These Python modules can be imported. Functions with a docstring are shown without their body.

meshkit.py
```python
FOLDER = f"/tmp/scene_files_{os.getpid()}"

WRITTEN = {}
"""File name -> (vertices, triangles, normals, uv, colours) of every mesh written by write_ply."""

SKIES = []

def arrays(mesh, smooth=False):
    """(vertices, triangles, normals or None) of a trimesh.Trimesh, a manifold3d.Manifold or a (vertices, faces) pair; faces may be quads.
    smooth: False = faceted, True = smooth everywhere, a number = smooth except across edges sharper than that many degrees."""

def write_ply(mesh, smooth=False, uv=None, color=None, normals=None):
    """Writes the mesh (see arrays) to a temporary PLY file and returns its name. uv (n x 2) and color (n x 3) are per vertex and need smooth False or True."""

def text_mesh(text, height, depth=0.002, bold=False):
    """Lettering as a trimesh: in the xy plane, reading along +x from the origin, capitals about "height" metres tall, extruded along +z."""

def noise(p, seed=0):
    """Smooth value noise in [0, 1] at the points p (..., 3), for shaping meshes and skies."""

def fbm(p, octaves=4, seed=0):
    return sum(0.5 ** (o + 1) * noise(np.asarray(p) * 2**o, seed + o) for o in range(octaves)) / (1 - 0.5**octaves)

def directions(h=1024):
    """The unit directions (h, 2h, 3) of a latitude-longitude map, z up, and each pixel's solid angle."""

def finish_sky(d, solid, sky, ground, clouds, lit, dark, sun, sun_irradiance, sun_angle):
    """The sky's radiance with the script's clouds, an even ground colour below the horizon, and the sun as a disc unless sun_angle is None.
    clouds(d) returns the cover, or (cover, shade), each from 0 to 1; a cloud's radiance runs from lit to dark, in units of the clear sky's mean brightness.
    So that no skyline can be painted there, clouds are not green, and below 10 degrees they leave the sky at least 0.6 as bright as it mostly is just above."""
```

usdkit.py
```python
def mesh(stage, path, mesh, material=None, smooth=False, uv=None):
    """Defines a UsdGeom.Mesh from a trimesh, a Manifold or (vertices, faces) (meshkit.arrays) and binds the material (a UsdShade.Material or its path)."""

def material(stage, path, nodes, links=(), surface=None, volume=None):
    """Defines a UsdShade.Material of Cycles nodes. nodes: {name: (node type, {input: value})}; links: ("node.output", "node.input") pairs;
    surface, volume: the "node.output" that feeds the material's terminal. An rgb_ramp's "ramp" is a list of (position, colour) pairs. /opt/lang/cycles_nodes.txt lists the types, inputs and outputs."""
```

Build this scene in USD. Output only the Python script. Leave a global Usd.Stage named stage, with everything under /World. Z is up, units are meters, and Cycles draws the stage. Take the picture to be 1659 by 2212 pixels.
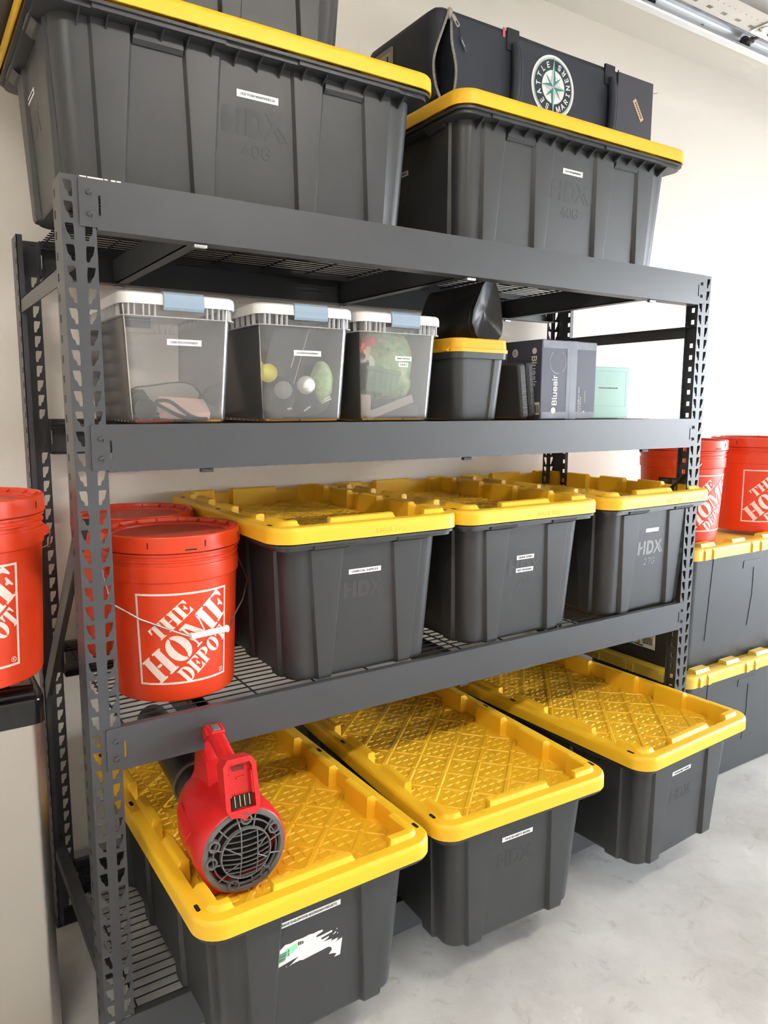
import math, random
import numpy as np, trimesh, manifold3d, usdkit, meshkit
from pxr import Usd, UsdGeom, UsdLux, UsdShade, Gf, Sdf, Vt
from shapely.geometry import Polygon, LineString, Point, box as sbox
from shapely import affinity, union_all

rng = np.random.default_rng(7)
PI = math.pi
stage = Usd.Stage.CreateInMemory()
UsdGeom.SetStageUpAxis(stage, UsdGeom.Tokens.z)
UsdGeom.SetStageMetersPerUnit(stage, 1.0)
stage.DefinePrim('/World', 'Xform')
stage.DefinePrim('/World/Looks', 'Scope')

# ------------------------------------------------------------------ camera
F_PX, YAW, PITCH, ROLL = 1612.997, 0.5755, 0.1412, -0.0037
EYE = (-0.2792, -1.5144, 1.4561)
def cam_axes():
    f = np.array([math.sin(YAW) * math.cos(PITCH), math.cos(YAW) * math.cos(PITCH), -math.sin(PITCH)])
    r = np.array([math.cos(YAW), -math.sin(YAW), 0.0]); d = np.cross(f, r)
    return r * math.cos(ROLL) + d * math.sin(ROLL), -r * math.sin(ROLL) + d * math.cos(ROLL), f
_r, _d, _f = cam_axes()
cam = UsdGeom.Camera.Define(stage, '/World/camera')
cam.CreateHorizontalApertureAttr(36.0); cam.CreateVerticalApertureAttr(48.0)
cam.CreateFocalLengthAttr(F_PX / 1659 * 36.0)
cam.CreateClippingRangeAttr(Gf.Vec2f(0.02, 200))
cam.AddTransformOp().Set(Gf.Matrix4d(*_r, 0, *(-_d), 0, *(-_f), 0, *EYE, 1))
cam.CreateExposureAttr(EXPOSURE := 6.48)

# ------------------------------------------------------------------ daylight
dome = UsdLux.DomeLight.Define(stage, '/World/sky'); dome.CreateIntensityAttr(1.0)
SUN_EL, SUN_ROT = 50.0, 160.0

# ------------------------------------------------------------------ helpers
def numbered(path):
    if not stage.GetPrimAtPath(path): return path
    k = 1
    while stage.GetPrimAtPath(f'{path}_{k:03d}'): k += 1
    return f'{path}_{k:03d}'
def tag(prim, label=None, cat=None, group=None, kind=None):
    for k, v in (('label', label), ('category', cat), ('group', group), ('kind', kind)):
        if v: prim.SetCustomDataByKey(k, v)
    return prim
def thing(name, label, cat, loc=(0, 0, 0), rz=0.0, group=None):
    x = UsdGeom.Xform.Define(stage, numbered('/World/' + name))
    x.AddTranslateOp().Set(Gf.Vec3d(*map(float, loc)))
    if rz: x.AddRotateZOp().Set(math.degrees(rz))
    return tag(x.GetPrim(), label, cat, group)
def part(name, m, mat_, parent=None, smooth=30, label=None, kind=None):
    base = parent.GetPath().pathString if parent is not None else '/World'
    if isinstance(m, (list,)): m = cat_(m)
    g = usdkit.mesh(stage, numbered(f'{base}/{name}'), m, M[mat_], smooth=smooth)
    return tag(g.GetPrim(), label, None, None, kind)
def struct(name, m, mat_, smooth=False):
    return part(name, m, mat_, None, smooth, kind='structure')
def T(x=0, y=0, z=0):
    m = np.eye(4); m[:3, 3] = x, y, z; return m
def Rot(ang, ax):
    return trimesh.transformations.rotation_matrix(ang, ax)
RX = lambda a: Rot(a, (1, 0, 0)); RY = lambda a: Rot(a, (0, 1, 0)); RZ = lambda a: Rot(a, (0, 0, 1))
def tf(m, *mats):
    m = m.copy()
    for M_ in mats: m.apply_transform(M_)
    return m
def cat_(ms): return trimesh.util.concatenate([x for x in ms if x is not None])
def polys(p): return [g for g in getattr(p, 'geoms', [p]) if g.geom_type == 'Polygon' and g.area > 1e-9]
def ext(p, h, z0=0.0):
    return tf(cat_([trimesh.creation.extrude_polygon(g, h, engine='earcut') for g in polys(p)]), T(0, 0, z0))
_F = np.array([[1, 0, 0, 0], [0, 0, -1, 0], [0, 1, 0, 0], [0, 0, 0, 1.0]])   # plane xy, up z -> plane xz, facing -y
_S = np.array([[0, 0, 1, 0], [1, 0, 0, 0], [0, 1, 0, 0], [0, 0, 0, 1.0]])    # plane xy -> plane yz, facing +x
def front(p, y0, y1): return tf(ext(p, y1 - y0), _F, T(0, y1, 0))
def side(p, x0, x1): return tf(ext(p, x1 - x0), _S, T(x0, 0, 0))
def bx(x0, x1, y0, y1, z0, z1):
    return trimesh.creation.box(bounds=[[min(x0, x1), min(y0, y1), min(z0, z1)], [max(x0, x1), max(y0, y1), max(z0, z1)]])
def hull(pts): return trimesh.convex.convex_hull(np.asarray(pts, float))
def rbox(x0, x1, y0, y1, z0, z1, r, n=3):
    s = trimesh.creation.icosphere(n - 1, r).vertices if n < 4 else trimesh.creation.icosphere(3, r).vertices
    return hull(np.vstack([s + (x, y, z) for x in (x0 + r, x1 - r) for y in (y0 + r, y1 - r) for z in (z0 + r, z1 - r)]))
def rect(x0, y0, x1, y1, r=0.0, q=4):
    return sbox(x0 + r, y0 + r, x1 - r, y1 - r).buffer(r, quad_segs=q) if r else sbox(x0, y0, x1, y1)
def revolve(pts, n=48): return trimesh.creation.revolve(np.asarray(pts, float), sections=n)
def cyl(a, b, r, n=16):
    return trimesh.creation.cylinder(r, segment=[a, b], sections=n)
def tube(pts, r, n=8, closed=False, smooth_n=0):
    P = np.asarray(pts, float)
    if smooth_n: P = spline(P, smooth_n, closed)
    N = len(P); R_ = np.full(N, r) if np.ndim(r) == 0 else np.interp(np.linspace(0, 1, N), np.linspace(0, 1, len(r)), r)
    tg = np.roll(P, -1, 0) - np.roll(P, 1, 0) if closed else np.gradient(P, axis=0)
    tg /= np.linalg.norm(tg, axis=1, keepdims=True) + 1e-12
    u = np.cross(tg[0], (0.3, 0.2, 0.9) if abs(tg[0][2]) < 0.9 else (1, 0, 0)); u /= np.linalg.norm(u)
    V = []
    for i in range(N):
        u = u - tg[i] * (u @ tg[i]); u /= np.linalg.norm(u); w = np.cross(tg[i], u)
        a = np.arange(n) * 2 * PI / n
        V.append(P[i] + R_[i] * (np.cos(a)[:, None] * u + np.sin(a)[:, None] * w))
    return grid(np.array(V), wrap_u=closed, cap=not closed)
def spline(P, n, closed=False):
    from scipy.interpolate import CubicSpline
    if closed: P = np.vstack([P, P[:1]])
    d = np.r_[0, np.cumsum(np.linalg.norm(np.diff(P, axis=0), axis=1) ** 0.5)]
    c = CubicSpline(d, P, bc_type='periodic' if closed else 'natural')
    t = np.linspace(0, d[-1], n + (1 if closed else 0))
    return c(t)[:-1] if closed else c(t)
def grid(V, wrap_u=False, cap=True, wrap_v=True):
    """rings V[i][j]; faces look outward when each ring runs anticlockwise seen from the last ring"""
    n, m = V.shape[:2]; I = np.arange(n * m).reshape(n, m)
    A = I if wrap_u else I[:-1]; B = np.roll(I, -1, 0) if wrap_u else I[1:]
    if wrap_v: A2, B2 = np.roll(A, -1, 1), np.roll(B, -1, 1)
    else: A, A2, B, B2 = A[:, :-1], A[:, 1:], B[:, :-1], B[:, 1:]
    F = np.vstack([np.stack([A, A2, B2], -1).reshape(-1, 3), np.stack([A, B2, B], -1).reshape(-1, 3)])
    pts = V.reshape(-1, 3)
    if cap and not wrap_u:
        c0, c1 = len(pts), len(pts) + 1
        pts = np.vstack([pts, V[0].mean(0), V[-1].mean(0)])
        j = np.arange(m); k = (j + 1) % m
        F = np.vstack([F, np.stack([np.full(m, c0), I[0][k], I[0][j]], -1), np.stack([np.full(m, c1), I[-1][j], I[-1][k]], -1)])
    return trimesh.Trimesh(pts, F, process=False)
def to_man(m):
    m = trimesh.Trimesh(m.vertices, m.faces); m.merge_vertices()
    return manifold3d.Manifold(manifold3d.Mesh(np.asarray(m.vertices, np.float32), np.asarray(m.faces, np.uint32)))
def from_man(m):
    g = m.to_mesh(); return trimesh.Trimesh(g.vert_properties[:, :3], g.tri_verts, process=False)
def minus(a, *bs):
    A = to_man(a)
    for b in bs: A = A - to_man(b)
    return from_man(A)
def rr(a, b, r, o=0.0, n=6):
    """rounded rectangle, half sizes a b, inset o, anticlockwise; n+1 points per corner"""
    a, b, r = a - o, b - o, max(r - o, 0.0015); out = []
    for cx, cy, s in ((a - r, -b + r, -PI / 2), (a - r, b - r, 0), (-a + r, b - r, PI / 2), (-a + r, -b + r, PI)):
        t = s + np.arange(n + 1) / n * PI / 2
        out.append(np.stack([cx + r * np.cos(t), cy + r * np.sin(t)], -1))
    return np.vstack(out)
def loft(rings): return grid(np.array([np.c_[p, np.full(len(p), z)] for p, z in rings]))
def text(s, w=None, h=None, depth=0.0006, bold=False):
    """lettering centred on the origin in the xy plane, fitted to the width w or the capital height h"""
    m = meshkit.text_mesh(s, 0.01, depth, bold)
    lo, hi = m.bounds; k = (w / (hi[0] - lo[0])) if w else (h / 0.01)
    m.vertices[:, :2] = (m.vertices[:, :2] - (lo[:2] + hi[:2]) / 2) * k
    return m

# ------------------------------------------------------------------ materials
M = {}
def mat(name, col, rough=0.5, metal=0.0, spec=0.5, bump=None, var=None, coat=0.0, rvar=None, bump2=None, extra=None):
    n = {'g': ('geometry', {}), 'p': ('principled_bsdf', {'base_color': col, 'roughness': rough, 'metallic': metal, 'specular_ior_level': spec, 'coat_weight': coat, **(extra or {})})}
    l = []
    if var:
        sc, col2, amt = var
        n['n1'] = ('noise_texture', {'scale': sc, 'detail': 5.0, 'roughness': 0.6}); n['r1'] = ('map_range', {'from_min': 0.35, 'from_max': 0.7, 'to_min': 0.0, 'to_max': amt, 'clamp': True})
        n['m1'] = ('mix_color', {'a': col, 'b': col2})
        l += [('g.position', 'n1.vector'), ('n1.fac', 'r1.value'), ('r1.result', 'm1.fac'), ('m1.result', 'p.base_color')]
    if rvar:
        sc, lo, hi = rvar
        n['n2'] = ('noise_texture', {'scale': sc, 'detail': 4.0}); n['r2'] = ('map_range', {'from_min': 0.3, 'from_max': 0.7, 'to_min': lo, 'to_max': hi, 'clamp': True})
        l += [('g.position', 'n2.vector'), ('n2.fac', 'r2.value'), ('r2.result', 'p.roughness')]
    if bump:
        sc, st, di = bump
        n['nb'] = ('noise_texture', {'scale': sc, 'detail': 3.0}); n['b'] = ('bump', {'strength': st, 'distance': di})
        l += [('g.position', 'nb.vector'), ('nb.fac', 'b.height'), ('b.normal', 'p.normal')]
    M[name] = usdkit.material(stage, '/World/Looks/' + name, n, l, surface='p.BSDF')
mat('black_plastic', (0.034, 0.036, 0.039), 0.38, bump=(900, 0.12, 0.001), var=(9, (0.047, 0.048, 0.050), 0.5))
mat('logo_dark', (0.034, 0.036, 0.039), 0.46)
mat('logo_grey', (0.050, 0.051, 0.054), 0.42)
mat('logo_light', (0.22, 0.22, 0.22), 0.5)
mat('deep_black', (0.006, 0.006, 0.007), 0.7)
mat('yellow_plastic', (0.92, 0.54, 0.022), 0.42, bump=(700, 0.08, 0.001), var=(14, (0.89, 0.51, 0.022), 0.6))
mat('amber_plastic', (0.86, 0.42, 0.008), 0.4)
mat('pale_yellow_plastic', (0.80, 0.55, 0.07), 0.42)
mat('orange_plastic', (0.74, 0.052, 0.010), 0.30, rvar=(6, 0.26, 0.42), extra={'subsurface_weight': 0.0})
mat('orange_dusty', (0.66, 0.060, 0.020), 0.5, var=(30, (0.52, 0.12, 0.07), 0.7))
mat('bucket_print', (0.86, 0.72, 0.66), 0.4)
mat('white_plastic', (0.82, 0.81, 0.79), 0.35)
mat('rack_paint', (0.052, 0.055, 0.062), 0.36, bump=(500, 0.10, 0.0006), var=(7, (0.060, 0.063, 0.070), 0.6))
mat('wire_black', (0.02, 0.02, 0.022), 0.4)
mat('zinc', (0.62, 0.63, 0.64), 0.32, metal=1.0, rvar=(14, 0.22, 0.45))
mat('chrome', (0.75, 0.75, 0.74), 0.2, metal=1.0)
mat('label_paper', (0.86, 0.86, 0.85), 0.45)
mat('ink', (0.02, 0.02, 0.022), 0.5)
mat('paint_wear', (0.62, 0.62, 0.60), 0.5)
mat('wall_paint', (0.86, 0.81, 0.73), 0.75, bump=(160, 0.12, 0.002))
mat('ceiling_paint', (0.83, 0.79, 0.71), 0.8, bump=(160, 0.12, 0.002))
mat('door_steel', (0.80, 0.77, 0.72), 0.4)
mat('steel_brushed', (0.60, 0.57, 0.53), 0.36, metal=1.0, bump=(60, 0.03, 0.001))
mat('gloss_black', (0.010, 0.010, 0.011), 0.12)
mat('gloss_brown', (0.030, 0.008, 0.007), 0.10)
mat('driveway', (0.52, 0.51, 0.49), 0.85)
def floor_mat():
    n = {'g': ('geometry', {}), 'p': ('principled_bsdf', {'roughness': 0.62}),
         'n1': ('noise_texture', {'scale': 2.2, 'detail': 9.0, 'roughness': 0.65}), 'r1': ('rgb_ramp', {'ramp': [(0.3, (0.42, 0.405, 0.375)), (0.5, (0.55, 0.535, 0.51)), (0.68, (0.64, 0.63, 0.60))]}),
         'n2': ('noise_texture', {'scale': 13.0, 'detail': 8.0, 'roughness': 0.7, 'distortion': 0.8}), 'r2': ('map_range', {'from_min': 0.56, 'from_max': 0.70, 'to_min': 0.0, 'to_max': 0.6, 'clamp': True}),
         'm2': ('mix_color', {'b': (0.34, 0.32, 0.28)}),
         'n3': ('noise_texture', {'scale': 5.0, 'detail': 6.0, 'distortion': 2.0}), 'r3': ('map_range', {'from_min': 0.66, 'from_max': 0.70, 'to_min': 0.0, 'to_max': 0.35, 'clamp': True}),
         'm3': ('mix_color', {'b': (0.70, 0.69, 0.67)}),
         'nb': ('noise_texture', {'scale': 60.0, 'detail': 6.0}), 'b': ('bump', {'strength': 0.2, 'distance': 0.002})}
    l = [('g.position', 'n1.vector'), ('g.position', 'n2.vector'), ('g.position', 'n3.vector'), ('g.position', 'nb.vector'), ('n1.fac', 'r1.fac'), ('n2.fac', 'r2.value'), ('r2.result', 'm2.fac'), ('r1.color', 'm2.a'),
         ('n3.fac', 'r3.value'), ('r3.result', 'm3.fac'), ('m2.result', 'm3.a'), ('m3.result', 'p.base_color'), ('nb.fac', 'b.height'), ('b.normal', 'p.normal')]
    M['concrete'] = usdkit.material(stage, '/World/Looks/concrete', n, l, surface='p.BSDF')
floor_mat()
FILL_LAMP = 0.72  # glow strength of the added fill lamps
M['fill_lamp_glow'] = usdkit.material(stage, '/World/Looks/fill_lamp_glow', {'e': ('emission', {'color': (1.0, 0.95, 0.88), 'strength': FILL_LAMP})}, [], surface='e.emission')
def clear_mat(name, tint, haze, haze_col=(0.8, 0.8, 0.82)):
    n = {'t': ('transparent_bsdf', {'color': tint}), 'd': ('diffuse_bsdf', {'color': haze_col}), 'tl': ('translucent_bsdf', {'color': haze_col}), 'dm': ('mix_closure', {'fac': 0.4}), 'm': ('mix_closure', {'fac': haze}),
         'f': ('fresnel', {'IOR': 1.45}), 'gl': ('glossy_bsdf', {'color': (1, 1, 1), 'roughness': 0.12}), 'm2': ('mix_closure', {})}
    l = [('d.BSDF', 'dm.closure1'), ('tl.BSDF', 'dm.closure2'), ('t.BSDF', 'm.closure1'), ('dm.closure', 'm.closure2'), ('m.closure', 'm2.closure1'), ('gl.BSDF', 'm2.closure2'), ('f.fac', 'm2.fac')]
    M[name] = usdkit.material(stage, '/World/Looks/' + name, n, l, surface='m2.closure')
def sky_mat():
    n = {'s': ('sky_texture', {'sky_type': 'hosek_wilkie', 'sun_direction': (math.cos(math.radians(SUN_EL)) * math.cos(math.radians(SUN_ROT)), math.cos(math.radians(SUN_EL)) * math.sin(math.radians(SUN_ROT)), math.sin(math.radians(SUN_EL))), 'turbidity': 4.0}),
         'h': ('hsv', {'saturation': 0.34, 'value': 1.0}), 'b': ('background_shader', {'strength': 1.0})}
    l = [('s.color', 'h.color'), ('h.color', 'b.color')]
    return usdkit.material(stage, '/World/Looks/sky', n, l, surface='b.background')
UsdShade.MaterialBindingAPI.Apply(dome.GetPrim()).Bind(sky_mat())
sun = UsdLux.DistantLight.Define(stage, '/World/sun'); sun.CreateIntensityAttr(3.0); sun.CreateAngleAttr(0.53); sun.CreateColorAttr(Gf.Vec3f(1, 0.95, 0.88))
sun.AddRotateXYZOp().Set(Gf.Vec3f(38, 0, -120))

# ================================================================== the room
WALL_Y, CEIL_Z, RX0, RX1, FY = 0.74, 2.98, -3.0, 6.3, -4.6
struct('floor', bx(RX0 - 0.2, RX1 + 0.2, FY - 0.2, WALL_Y + 0.2, -0.12, 0.0), 'concrete')
struct('wall_back', bx(RX0 - 0.2, RX1 + 0.2, WALL_Y, WALL_Y + 0.12, 0.0, CEIL_Z), 'wall_paint')
struct('wall_left', bx(RX0 - 0.12, RX0, FY, WALL_Y, 0.0, CEIL_Z), 'wall_paint')
struct('wall_front', bx(RX0 - 0.2, RX1 + 0.2, FY - 0.12, FY, 0.0, CEIL_Z), 'wall_paint')
OPEN_Y0, OPEN_Y1, OPEN_Z = -4.5, -0.2, 2.45  # door opening out of view, placed to spread daylight evenly along the back wall
struct('unseen_wall_right', cat_([bx(RX1, RX1 + 0.14, FY, OPEN_Y0, 0, CEIL_Z), bx(RX1, RX1 + 0.14, OPEN_Y1, WALL_Y, 0, CEIL_Z), bx(RX1, RX1 + 0.14, OPEN_Y0, OPEN_Y1, OPEN_Z, CEIL_Z)]), 'wall_paint')
struct('ceiling', bx(RX0 - 0.2, RX1 + 0.2, FY - 0.2, WALL_Y + 0.2, CEIL_Z, CEIL_Z + 0.1), 'ceiling_paint')
struct('trim_1', bx(RX0, RX1, WALL_Y - 0.012, WALL_Y, 0.0, 0.13), 'concrete')
struct('driveway', bx(RX1 + 0.2, RX1 + 26, -14, 12, -0.14, -0.02), 'driveway')

# ================================================================== the steel rack
W, D = 1.956, 0.6615
ZB = [1.8719, 1.4183, 0.8019, 0.1433]           # tops of the beams = decks
HB, PW, PD, PT, PITCH_H = 0.0926, 0.0606, 0.076, 1.8719, 0.0381
rack = thing('storage_rack', 'dark grey steel garage shelving rack with punched posts, four beams levels and wire decks', 'shelving rack')
def keyhole(x, z, s):
    p = [(-6.5, 13.5), (5.2, 13.5), (6.5, 10), (6.8, -2), (6.8, -13), (3.2, -13), (1.5, -6), (-3.2, -1)]
    return Polygon([(x + s * a / 1000, z + b / 1000) for a, b in p]).buffer(0.0012, quad_segs=2)
def make_post(flip_x, flip_y):
    n = int(PT / PITCH_H)
    zs = [PT - 0.024 - k * PITCH_H for k in range(n)]
    face = rect(0, 0, PW, PT)
    face = face.difference(union_all([keyhole(0.0125, z, 1) for z in zs] + [keyhole(PW - 0.0125, z, -1) for z in zs]))
    sd = rect(0, 0, PD, PT).difference(union_all([rect(0.051, z - 0.0075, 0.063, z + 0.0075, 0.0015, 2) for z in zs]))
    m = cat_([front(face, -0.0008, 0.0010), side(sd, 0.0, 0.0018), bx(0, 0.014, PD - 0.0018, PD, 0, PT), bx(PW - 0.0018, PW, 0, 0.003, 0, PT), bx(-0.006, PW + 0.004, -0.004, PD, 0, 0.004)])
    if flip_x: m.vertices[:, 0] = W - m.vertices[:, 0]; m.invert()
    if flip_y: m.vertices[:, 1] = D - m.vertices[:, 1]; m.invert()
    return m
for fx in (0, 1):
    for fy in (0, 1):
        part('post', make_post(fx, fy), 'rack_paint', rack, False)
PX0, PX1 = 0.031, W - 0.031
def beam_mesh(z, flip):
    t = 0.0022
    f = rect(PX0, z - HB, PX1, z, 0.006)
    f = f.union(rect(PX0 + 0.02, z - 0.01, PX1 - 0.02, z))
    f = f.difference(rect(PX0, z - HB - 0.01, PW + 0.001, z - HB + 0.004)).difference(rect(W - PW - 0.001, z - HB - 0.01, PX1, z - HB + 0.004))
    for s in (0, 1):
        xx = 0.0655 if not s else W - 0.0695
        f = f.difference(rect(xx, z - 0.067, xx + 0.004, z - 0.031, 0.0008, 2))
    ms = [front(f, -0.0035, -0.0035 + t)]
    a, b = PW + 0.002, W - PW - 0.002
    pts = [(-0.0035, z - 0.003), (-0.001, z), (0.014, z), (0.014, z - 0.02), (0.036, z - 0.02), (0.036, z - 0.0222), (0.012, z - 0.0222), (0.012, z - 0.002), (-0.001, z - 0.002)]
    ms.append(side(Polygon(pts), a, b))
    pts = [(-0.0035, z - HB + 0.004), (-0.001, z - HB - 0.0005), (0.036, z - HB - 0.0005), (0.036, z - HB + 0.0017), (0.0, z - HB + 0.0017)]
    ms.append(side(Polygon(pts), a, b))
    for x in (PW - 0.0006, W - PW - 0.0016): ms.append(bx(x, x + 0.0022, -0.0015, 0.03, z - HB + 0.005, z - 0.002))
    m = cat_(ms)
    if flip: m.vertices[:, 1] = D - m.vertices[:, 1]; m.invert()
    return m
TIES = (0.262, 0.966, 1.676)
for z in ZB:
    for flip in (0, 1):
        b = part('beam', beam_mesh(z, flip), 'rack_paint', rack, False)
        if not flip:
            for x in (0.0475, W - 0.0475):
                for dz in (0.0285, 0.0665):
                    s = 1 if x < 1 else -1
                    m = cat_([hull(np.vstack([trimesh.creation.icosphere(1, 0.0042).vertices * (1, 0.7, 1) + (x, -0.0045, z - dz), trimesh.creation.icosphere(1, 0.003).vertices * (1, .8, 1) + (x + s * 0.003, -0.006, z - dz + 0.003)])),
                              tube([(x + s * 0.004, -0.004, z - dz + 0.004), (x + s * 0.0065, -0.0045, z - dz), (x + s * 0.006, -0.004, z - dz - 0.006)], 0.0009, 6)])
                    part('rivet_pin', m, 'rack_paint', b, 40)
    for x in TIES:
        zt = z - HB
        d = part('deck_support', cat_([bx(x - 0.015, x + 0.015, 0.004, D - 0.004, zt + 0.002, zt + 0.0045), bx(x - 0.015, x - 0.0128, 0.004, D - 0.004, zt + 0.002, z - 0.026), bx(x + 0.0128, x + 0.015, 0.004, D - 0.004, zt + 0.002, z - 0.026)]), 'rack_paint', rack, False)
        for yy in (0.002, D - 0.014):
            part('clip', cat_([rbox(x - 0.014, x + 0.014, yy, yy + 0.012, zt - 0.009, zt - 0.001, 0.002, 2)] + [bx(x - 0.010 + k * 0.0036, x - 0.0085 + k * 0.0036, yy - 0.0006, yy, zt - 0.007, zt - 0.003) for k in range(6)]), 'zinc' if z > 1.5 else 'rack_paint', d, False)
    ws = []
    y = 0.020
    while y < D - 0.012:
        ws.append(cyl((PW + 0.004, y, z - 0.004), (W - PW - 0.004, y, z - 0.004), 0.0018, 6)); y += 0.0275
    for x in np.linspace(PW + 0.012, W - PW - 0.012, 13): ws.append(cyl((x, 0.013, z - 0.0076), (x, D - 0.013, z - 0.0076), 0.0022, 6))
    part('wire_deck', cat_(ws), 'wire_black', rack, 50, label='black welded wire deck')
for s in (0, 1):
    def br(y0, z0, y1, z1, h, name='brace'):
        p = LineString([(y0, z0), (y1, z1)]).buffer(h / 2, cap_style=2)
        x = 0.0022 if not s else W - 0.0046
        ms = [side(p, x, x + 0.0024)]
        d = np.array([y1 - y0, z1 - z0]); d /= np.linalg.norm(d); nrm = np.array([-d[1], d[0]])
        q = LineString([np.array([y0, z0]) + nrm * (h / 2 - 0.001), np.array([y1, z1]) + nrm * (h / 2 - 0.001)]).buffer(0.0012, cap_style=2)
        ms.append(side(q, x if not s else W - 0.030, (0.030 if not s else W - 0.0022)))
        part(name, cat_(ms), 'rack_paint', rack, False)
    br(0.012, 1.700, D - 0.012, 1.700, 0.034)
    br(0.022, 1.215, D - 0.022, 0.640, 0.046)
    br(0.012, 0.225, D - 0.012, 0.225, 0.034)
chips = [bx(0.034 + a, 0.034 + b, -0.0038, -0.001, ZB[0] - 0.0022 - c, ZB[0] + 0.0002) for a, b, c in ((0, .012, .0), (.014, .042, .0004), (.044, .050, 0), (.056, .064, .0006), (.066, .074, 0.0003))]
part('paint_chip', cat_(chips), 'paint_wear', rack, False, label='bare scratches on the beam edge')

# ================================================================== storage totes
TOTE = {
    27: dict(a1=0.2175, b1=0.3465, a0=0.197, b0=0.327, H=0.385, lx=0.264, ly=0.3885, short=[(0.115, 0.043, 0.115, 0.0175)], long=[(0.085, 0.036, 0.085, 0.018), (0.250, 0.036, 0.252, 0.018)],
             sides=[(0.175, 0.270), (0.336, 0.441), (0.507, 0.602)], rib='27'),
    40: dict(a1=0.2205, b1=0.413, a0=0.200, b0=0.393, H=0.370, lx=0.272, ly=0.455, short=[(0.1325, 0.0395, 0.132, 0.020)], long=[(0.122, 0.037, 0.122, 0.019), (0.304, 0.037, 0.309, 0.020)],
             sides=[(0.210, 0.315), (0.395, 0.515), (0.595, 0.700)], rib='40'),
}
def body_ring(s, t, inset=0.0):
    """outline of a tote body at height fraction t with its tapered pilasters"""
    a, b = s['a0'] + (s['a1'] - s['a0']) * t - inset, s['b0'] + (s['b1'] - s['b0']) * t - inset
    r, e, st, n = 0.038, 0.0115 - 0.0055 * t, 0.0055, 6
    def sd(lst):                                     # (along, out) pairs along one side, from - to +
        out = []
        for c1, h1, c0, h0 in lst:
            c, h = c0 + (c1 - c0) * t, h0 + (h1 - h0) * t
            out.append((c - h, c + h))
        full = sorted([(-y, -x) for x, y in out] + out)
        q = []
        for lo, hi in full: q += [(lo - st, 0.0), (lo, e * 0.92), (lo + 0.002, e), (hi - 0.002, e), (hi, e * 0.92), (hi + st, 0.0)]
        return q
    P = []
    arc = lambda cx, cy, s0: [(cx + r * math.cos(s0 + k / n * PI / 2), cy + r * math.sin(s0 + k / n * PI / 2)) for k in range(n + 1)]
    P += [(x, -b - o) for x, o in sd(s['short'])] + arc(a - r, -b + r, -PI / 2)
    P += [(a + o, y) for y, o in sd(s['long'])] + arc(a - r, b - r, 0)
    P += [(-x, b + o) for x, o in sd(s['short'])] + arc(-a + r, b - r, PI / 2)
    P += [(-a - o, -y) for y, o in sd(s['long'])] + arc(-a + r, -b + r, PI)
    return np.array(P)
def tote_body(s):
    H = s['H'] - 0.056
    lv = [(0, 0.007), (0.002, 0.003), (0.006, 0.0006), (0.011, 0)] + [(H * k / 6, 0) for k in range(1, 7)]
    return loft([(body_ring(s, z / H, i), z) for z, i in lv])
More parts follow.
